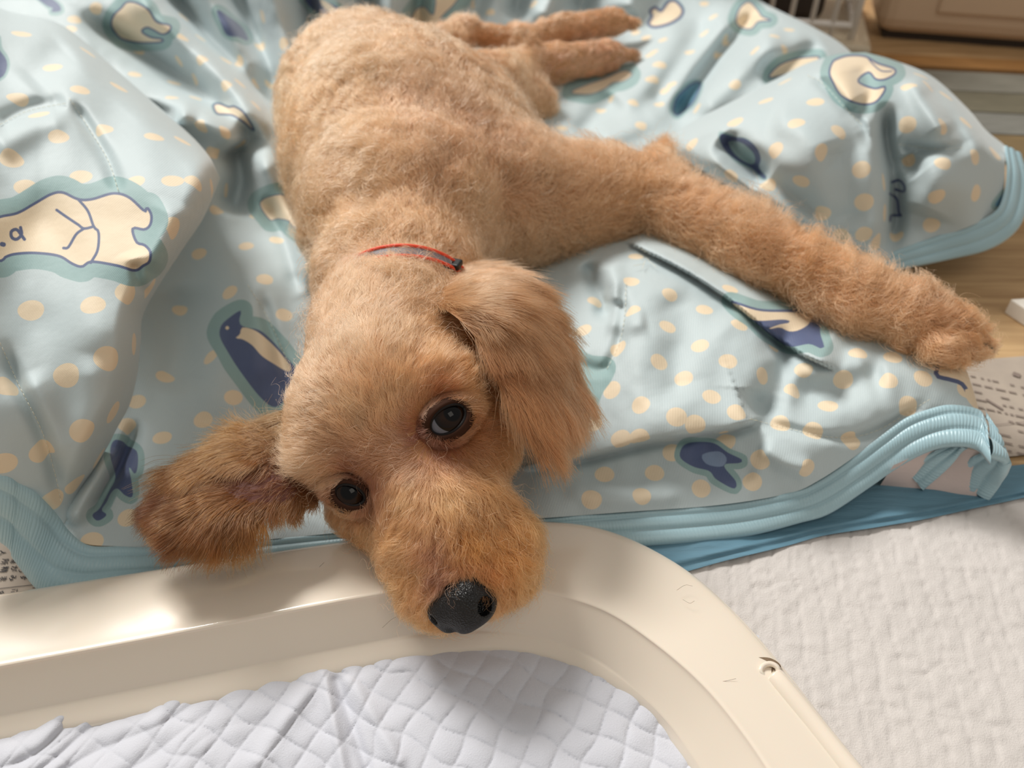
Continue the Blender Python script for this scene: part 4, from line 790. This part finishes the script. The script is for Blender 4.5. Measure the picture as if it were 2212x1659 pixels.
def fur(name, V, F, parent, count, ctrl, seg=7, rad=(.00008, .00003), clump=(.006, .5), wave=(.0012, 1.5), lift=.45, dens=None, fluff=None, lenj=.24, spread=.25, shade_n=.16, gain=(1.0, .92, .98), seed=1):
    """ctrl rows: px,py, dirx,diry (picture), length mm, r,g,b"""
    rg = np.random.default_rng(seed); V = np.asarray(V); tri = np.vstack([F[:, [0, 1, 2]], F[:, [0, 2, 3]]]); A_, B_, C_ = V[tri[:, 0]], V[tri[:, 1]], V[tri[:, 2]]
    N = np.cross(B_ - A_, C_ - A_); ar = np.linalg.norm(N, axis=1) / 2; N = N / (2 * ar[:, None] + 1e-15); ce = (A_ + B_ + C_) / 3
    # smooth vertex normals
    VN = np.zeros_like(V); 
    for k in range(3): np.add.at(VN, tri[:, k], N * ar[:, None])
    VN /= np.linalg.norm(VN, axis=1)[:, None] + 1e-15
    fx, fy, fd = proj(ce); face = (N * ((CC - ce) / np.linalg.norm(CC - ce, axis=1)[:, None])).sum(1)
    w_ = ar / fd ** 1.5 * np.where(face > -.25, 1, .22)
    inside = (fx > -60) & (fx < 2272) & (fy > -60) & (fy < 1719); w_ = w_ * np.where(inside, 1, .3)
    if dens is not None: w_ = w_ * dens(fx, fy, ce)
    ti = rg.choice(len(tri), count, p=w_ / w_.sum()); u = rg.random(count); v = rg.random(count); k = u + v > 1; u[k] = 1 - u[k]; v[k] = 1 - v[k]; w0 = 1 - u - v
    root = A_[ti] * w0[:, None] + B_[ti] * u[:, None] + C_[ti] * v[:, None]
    nr = VN[tri[ti, 0]] * w0[:, None] + VN[tri[ti, 1]] * u[:, None] + VN[tri[ti, 2]] * v[:, None]; nr /= np.linalg.norm(nr, axis=1)[:, None]
    px, py, dd = proj(root); c = idw(px, py, ctrl)
    # clump ids
    cs, ca = clump; jit = root + cs * .5 * np.stack([noise3(root, 1.7 / cs), noise3(root + 3, 1.7 / cs), noise3(root + 7, 1.7 / cs)], -1); key = np.floor(jit / cs).astype(np.int64); key = key[:, 0] * 73856093 ^ key[:, 1] * 19349663 ^ key[:, 2] * 83492791
    _, inv = np.unique(key, return_inverse=True); nc = inv.max() + 1; cen = np.zeros((nc, 3)); np.add.at(cen, inv, root); cnt = np.bincount(inv, minlength=nc)[:, None]; cen /= cnt
    cr_ = rg.normal(size=(nc, 6))
    d = c[:, 0:1] * CR - c[:, 1:2] * CU
    d = d / (np.linalg.norm(d, axis=1)[:, None] + 1e-9)
    sw = np.stack([noise3(root, 70), noise3(root + 11, 70), noise3(root + 23, 70)], -1)
    d = d + .35 * sw + spread * cr_[inv, :3] * .6 + spread * .6 * rg.normal(size=(count, 3))
    d = d - (d * nr).sum(1)[:, None] * nr; d /= np.linalg.norm(d, axis=1)[:, None] + 1e-9
    L = c[:, 2] / 1000 * (1 + lenj * .5 * cr_[inv, 3] + lenj * .5 * rg.normal(size=count)).clip(.35, 1.9)
    lf = np.clip(lift * (1 + .16 * cr_[inv, 4] + .2 * rg.normal(size=count)), .06, 1.4)
    fl = fluff(px, py) if fluff is not None else np.ones(count); lf = lf * fl
    S = np.cross(nr, d); t = np.linspace(0, 1, seg)[None, :, None]
    Lc = L[:, None, None]; lift_ = lf[:, None, None]
    pos = root[:, None] - nr[:, None] * .0004 + Lc * (d[:, None] * (t * (1 - .25 * lift_)) + nr[:, None] * lift_ * (t - .62 * t ** 2.2))
    wa, wf = wave; ph = cr_[inv, 5] * 3; ph2 = rg.random(count) * .9
    wv = fl[:, None] * np.sin(2 * np.pi * (wf * t[..., 0] * (L / .015)[:, None] + ph[:, None] + ph2[:, None] * .25))
    pos = pos + S[:, None] * (wa * wv * t[..., 0] ** .7)[..., None] + nr[:, None] * (.5 * wa * np.cos(2 * np.pi * (wf * t[..., 0] * (L / .015)[:, None] + ph[:, None])) * t[..., 0])[..., None]
    pos = pos + ca * (cen[inv] - root)[:, None] * t ** 1.6
    rz = np.interp(np.linspace(0, 1, seg), [0, .15, 1], [rad[0] * .9, rad[0], rad[1]]); scl = np.clip(dd / .36, .9, 2.6)[:, None]
    gain = np.array(gain); col = lin(c[:, 3:6]) ** np.array([.86, 1.02, 1.04]) * gain; col = col * np.exp(shade_n * (cr_[inv, 0:1] * .8 + rg.normal(size=(count, 1)) * .9)) * (1 + .14 * noise3(root, 55)[:, None] + .2 * noise3(root + 5, 27)[:, None] * np.array([.8, 1.0, 1.2]))
    col = col * np.minimum(1, .90 / col.max(axis=1, keepdims=True))
    hc = bpy.data.hair_curves.new(name); hc.add_curves([seg] * count)
    hc.position_data.foreach_set('vector', pos.astype(np.float32).ravel())
    ra = hc.attributes.get('radius') or hc.attributes.new('radius', 'FLOAT', 'POINT'); ra.data.foreach_set('value', (rz[None] * scl).astype(np.float32).ravel())
    ta = hc.attributes.new('tint', 'FLOAT_COLOR', 'CURVE'); ta.data.foreach_set('color', np.c_[np.clip(col, .005, .92), np.ones(count)].astype(np.float32).ravel())
    hc.materials.append(M_fur); o = bpy.data.objects.new(name, hc); COL.objects.link(o); adopt(o, parent); o['kind'] = 'stuff'; return o

HEAD0 = [(760, 1022, -.3, -.6, 7, 150, 110, 78), (712, 1062, -.8, .3, 8, 160, 120, 84),
  # px,py, dir, length mm, colour
 (1000, 1235, -.1, .5, 5, 176, 128, 84), (1040, 1225, .5, .4, 8, 196, 134, 78), (960, 1240, -.5, .6, 6, 150, 116, 92), (950, 1180, -.5, .8, 8, 168, 128, 96), (905, 1225, -.7, .7, 9, 210, 162, 104), (870, 1160, -.8, .6, 9, 212, 168, 112), (1010, 1150, .15, 1, 11, 206, 150, 84), (1070, 1180, .5, .9, 12, 208, 150, 86), (1120, 1230, .7, .7, 10, 206, 160, 100), (1130, 1120, .7, .8, 11, 206, 160, 100),
 (930, 1340, -.5, .8, 7, 212, 160, 98), (1060, 1330, .5, .8, 8, 214, 160, 100), (860, 1260, -.8, .6, 8, 214, 166, 106),
 (960, 1060, .0, 1, 11, 212, 168, 110), (1050, 1040, .6, .75, 11, 202, 156, 100), (880, 1060, -.35, .9, 9, 212, 172, 118), (800, 1130, -.7, .6, 9, 200, 156, 100), (1100, 980, .75, .6, 10, 190, 146, 94), (1110, 900, .7, .7, 9, 186, 142, 92),
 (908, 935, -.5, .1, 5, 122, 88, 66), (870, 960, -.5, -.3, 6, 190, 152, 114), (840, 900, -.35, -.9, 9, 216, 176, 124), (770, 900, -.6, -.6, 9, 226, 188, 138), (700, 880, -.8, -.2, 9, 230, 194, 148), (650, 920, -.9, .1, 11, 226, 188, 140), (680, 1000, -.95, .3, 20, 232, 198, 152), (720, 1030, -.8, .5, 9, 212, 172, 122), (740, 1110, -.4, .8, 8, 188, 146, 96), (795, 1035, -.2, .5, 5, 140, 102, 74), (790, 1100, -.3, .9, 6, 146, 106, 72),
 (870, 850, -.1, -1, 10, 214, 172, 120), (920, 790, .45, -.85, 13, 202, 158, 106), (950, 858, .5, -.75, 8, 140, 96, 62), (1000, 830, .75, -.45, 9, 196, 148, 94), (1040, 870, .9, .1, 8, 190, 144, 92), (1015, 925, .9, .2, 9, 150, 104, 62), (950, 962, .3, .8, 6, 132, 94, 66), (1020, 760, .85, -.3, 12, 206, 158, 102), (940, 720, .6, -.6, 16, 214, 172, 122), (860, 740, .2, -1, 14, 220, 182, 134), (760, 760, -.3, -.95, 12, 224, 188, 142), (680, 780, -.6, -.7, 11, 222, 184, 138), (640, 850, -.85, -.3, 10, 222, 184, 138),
 (850, 640, .35, -.85, 16, 222, 184, 138), (760, 640, -.3, -.9, 15, 220, 182, 134), (960, 620, .85, -.3, 20, 222, 184, 138), (1080, 600, 1, .2, 24, 222, 182, 134)]
HEAD = [(r_[0], r_[1], r_[2], r_[3], r_[4] * (1.3 if r_[1] + .35 * r_[0] > 1380 else 1.0)) + tuple(min(250, m_ + 1.35 * (c_ - m_)) for c_, m_ in zip(r_[5:], (203, 160, 110))) for r_ in HEAD0]
BODYC = [
 (880, 590, .2, -.9, 9, 218, 176, 124), (760, 580, -.4, -.8, 10, 220, 176, 124), (700, 640, -.7, .3, 13, 218, 176, 124), (1020, 560, .6, -.3, 18, 224, 184, 136), (1120, 600, .8, .5, 24, 226, 190, 142), (1180, 540, .5, .6, 22, 222, 182, 132),
 (720, 500, -.5, -.5, 16, 224, 178, 120), (860, 490, .1, -.8, 14, 226, 182, 128), (1000, 470, .6, -.5, 22, 226, 184, 132), (1120, 480, .2, .9, 24, 224, 182, 130), (1220, 470, .2, .9, 24, 214, 168, 114), (1180, 380, .1, -.6, 20, 228, 184, 136), (1250, 350, .1, -.9, 18, 226, 180, 130),
 (660, 400, -.7, -.2, 15, 226, 178, 120), (800, 380, -.4, -.5, 17, 230, 186, 132), (950, 360, .3, -.7, 17, 222, 178, 132), (1080, 340, .5, -.7, 16, 216, 172, 128), (640, 280, -.8, -.2, 14, 226, 180, 120), (780, 250, -.4, -.6, 15, 230, 188, 134), (900, 220, .2, -.8, 14, 224, 180, 134), (1000, 260, .6, -.5, 14, 216, 170, 124), (720, 150, -.5, -.8, 14, 228, 188, 134), (850, 120, .1, -.9, 13, 228, 188, 136),
 (1060, 180, .5, .4, 12, 224, 184, 134), (1160, 230, .5, .8, 14, 186, 146, 96), (1110, 120, .4, -.3, 10, 222, 180, 128), (980, 70, .3, -.6, 8, 222, 182, 132), (1060, 75, .8, .1, 6, 206, 158, 106),
 (1200, 70, 1, -.2, 5, 210, 166, 116), (1320, 45, 1, .0, 5, 198, 148, 98), (1200, 140, 1, .0, 5, 200, 156, 118), (1320, 118, 1, .1, 5, 176, 134, 100),
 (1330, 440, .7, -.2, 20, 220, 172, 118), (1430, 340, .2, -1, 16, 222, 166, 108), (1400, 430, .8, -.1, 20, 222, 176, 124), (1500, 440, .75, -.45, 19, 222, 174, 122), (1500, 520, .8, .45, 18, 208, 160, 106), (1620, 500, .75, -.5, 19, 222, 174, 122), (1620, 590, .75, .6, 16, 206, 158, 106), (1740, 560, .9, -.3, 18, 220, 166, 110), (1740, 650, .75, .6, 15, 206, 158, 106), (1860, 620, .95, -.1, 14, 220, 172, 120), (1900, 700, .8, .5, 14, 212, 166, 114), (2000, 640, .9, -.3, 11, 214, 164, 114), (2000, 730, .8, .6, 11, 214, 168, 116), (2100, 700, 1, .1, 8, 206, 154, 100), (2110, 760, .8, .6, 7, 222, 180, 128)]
ey2 = [(968, 905, 50, 42), (757, 1068, 40, 34)]
for lid, LV, LF in LIDS: fur('lid_fur', LV, LF, lid, 5000, [(r_[0], r_[1], r_[2], r_[3], r_[4] * .8) + tuple(r_[5:]) for r_ in HEAD], rad=(.00007, .00003), clump=(.003, .3), wave=(.0004, 1), lift=.3, dens=lambda fx, fy, ce: np.minimum(1, np.maximum(np.hypot((fx - 968) / 46, (fy - 905) / 40) - 1.02, 0) * 4 + (fy > 990)) * np.minimum(1, np.maximum(np.hypot((fx - 757) / 37, (fy - 1068) / 31) - 1.02, 0) * 4 + (fy < 990)), seed=8)
def no_eye(fx, fy, ce):
    k = np.ones_like(fx)
    for a, b_, ra, rb in ey2: k *= np.where(((fx - a) / ra) ** 2 + ((fy - b_) / rb) ** 2 < 1, 0, 1)
    k *= np.where(((fx - 1000) / 66) ** 2 + ((fy - 1308) / 56) ** 2 < 1, 0, 1)
    return k
head_split = lambda fx, fy: fade(np.clip((fy - 560 - .25 * (fx - 700)) / 60, 0, 1)) * (fx < 1200)
fur('head_fur', BV, BF, dog, 105000, HEAD, gain=(1.22, 1.08, 1.04), rad=(.000075, .00003), clump=(.004, .38), wave=(.0006, 1.2), lift=.36, spread=.2, fluff=lambda x_, y_: 1 + .9 * fade(np.clip((y_ + .35 * x_ - 1330) / 160, 0, 1)), dens=lambda fx, fy, ce: no_eye(fx, fy, ce) * head_split(fx, fy), seed=2)
fur('body_fur', BV, BF, dog, 150000, [(r_[0], r_[1], r_[2], r_[3], r_[4] * 1.2) + r_[5:] for r_ in BODYC], seg=8, shade_n=.24, gain=(1.28, 1.14, 1.14), rad=(.00009, .00003), clump=(.0095, .55), wave=(.0022, 1.1), lift=.34, spread=.16, dens=lambda fx, fy, ce: no_eye(fx, fy, ce) * (1 - head_split(fx, fy)) * np.where(fx > 1250, 1.6, 1), seed=3)
fur('stray_hairs', BV, BF, dog, 5000, [(r_[0], r_[1], r_[2], r_[3], r_[4] * 1.7, min(255, r_[5] + 22), min(255, r_[6] + 24), min(255, r_[7] + 24)) for r_ in HEAD + BODYC], seg=9, rad=(.00007, .00002), clump=(.01, .1), wave=(.0022, 1.5), lift=.62, spread=.45, dens=lambda fx, fy, ce: no_eye(fx, fy, ce), seed=9)
fur('body_tufts', BV, BF, dog, 42000, [(r_[0], r_[1], r_[2], r_[3], r_[4] * 1.35, min(250, r_[5] + 12), min(250, r_[6] + 14), min(250, r_[7] + 14)) for r_ in BODYC], seg=9, gain=(1.3, 1.18, 1.2), shade_n=.3, rad=(.00009, .00003), clump=(.013, .8), wave=(.0042, 1.2), lift=.5, spread=.5, dens=lambda fx, fy, ce: no_eye(fx, fy, ce) * (1 - head_split(fx, fy)) * np.where((fx > 1170) & (fy < 170), .1, 1) * (noise3(ce, 38) > -.05), seed=13)
EARR = [(1000, 620, .9, .5, 18, 206, 158, 112), (1100, 690, .75, .7, 24, 198, 150, 108), (1170, 760, .5, .9, 26, 190, 140, 98), (1130, 850, .3, 1, 28, 176, 124, 80), (1210, 850, .4, 1, 26, 186, 134, 92), (1170, 920, .3, 1, 24, 180, 126, 84), (1060, 760, .4, .9, 16, 150, 102, 64)]
fur('ear_fur', ERV, ERF, earR, 34000, EARR, gain=(.92, .84, .74), rad=(.00008, .00003), clump=(.005, .5), wave=(.0006, .6), lift=.22, spread=.16, seed=4)
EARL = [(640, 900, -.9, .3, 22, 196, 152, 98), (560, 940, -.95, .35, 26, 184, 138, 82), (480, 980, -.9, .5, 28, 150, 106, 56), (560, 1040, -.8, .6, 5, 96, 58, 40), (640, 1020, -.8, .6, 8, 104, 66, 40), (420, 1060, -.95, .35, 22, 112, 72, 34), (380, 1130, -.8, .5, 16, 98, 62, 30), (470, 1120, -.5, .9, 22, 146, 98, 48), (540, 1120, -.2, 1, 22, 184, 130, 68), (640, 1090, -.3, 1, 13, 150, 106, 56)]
fur('ear_fur', ELV, ELF, earL, 34000, EARL, gain=(.42, .34, .26), rad=(.00008, .00003), clump=(.006, .6), wave=(.001, .8), lift=.3, spread=.22, dens=lambda fx, fy, ce: np.where(((fx - 575) / 90) ** 2 + ((fy - 1035) / 45) ** 2 < 1, .06, 1), seed=5)  # low gain paints the ear's shade into its dark brown fur
M_claw = simple('dark_claw', rgba(38, 30, 28), .35)
for (a, b_, c_) in [((2118, 745, .062), (2140, 752, .060), (2148, 762, .056)), ((2098, 768, .058), (2112, 776, .056), (2116, 784, .052)), ((1362, 120, .046), (1374, 121, .046), (1380, 124, .044)), ((1318, 101, .052), (1324, 103, .053), (1330, 106, .052)), ((1368, 52, .060), (1378, 54, .060), (1384, 58, .058))]:
    tube([P(*a), P(*b_), P(*c_)], [.002, .0016, .0004], 8, name='claw', mat=M_claw, parent=dog)

# collar --------------------------------------------------------------
K = Q(868, 655, .452)
collar = empty('dog_collar', tuple(K)); tag(collar, "grey reflective collar with red orange piping around the dog's neck", 'collar')
def cring(off, lift_, n=90):
    out = []
    for q in np.linspace(0, 2 * np.pi, n):
        px, py = 868 + 166 * math.cos(q), 655 - (115 + off) * math.sin(q) ; dep = .452 - (.037 + lift_) * math.sin(q) - .004
        out.append(Q(px, py, dep))
    return np.array(out)
a_, b_ = cring(10, .001), cring(-12, .004); m_ = 5; v = np.linspace(0, 1, m_)[None, :, None]; W = a_[:, None] * (1 - v) + b_[:, None] * v; W2 = W - (W - K) * .03
mesh_obj('reflective_band', np.vstack([W.reshape(-1, 3), W2.reshape(-1, 3)]), np.vstack([grid_faces(90, m_), grid_faces(90, m_)[:, ::-1] + 90 * m_]), simple('reflective_grey', rgba(132, 126, 130), .5), collar)
M_red = simple('red_orange_piping', rgba(228, 74, 40), .5)
tube(a_, .0009, 6, False, 'piping', M_red, collar); tube(b_, .0009, 6, False, 'piping', M_red, collar)
q = math.radians(46); kb = cring(0, .000)[int(90 * 50 / 360)]
V, F = boxV(-.0045, .0045, -.0035, .0035, -.002, .0015); rz_ = -.35; V = np.c_[V[:, 0] * math.cos(rz_) - V[:, 1] * math.sin(rz_), V[:, 0] * math.sin(rz_) + V[:, 1] * math.cos(rz_), V[:, 2]] + kb
bevel(mesh_obj('buckle', V, F, simple('black_buckle', rgba(24, 24, 26), .4), collar, smooth=False), .001)
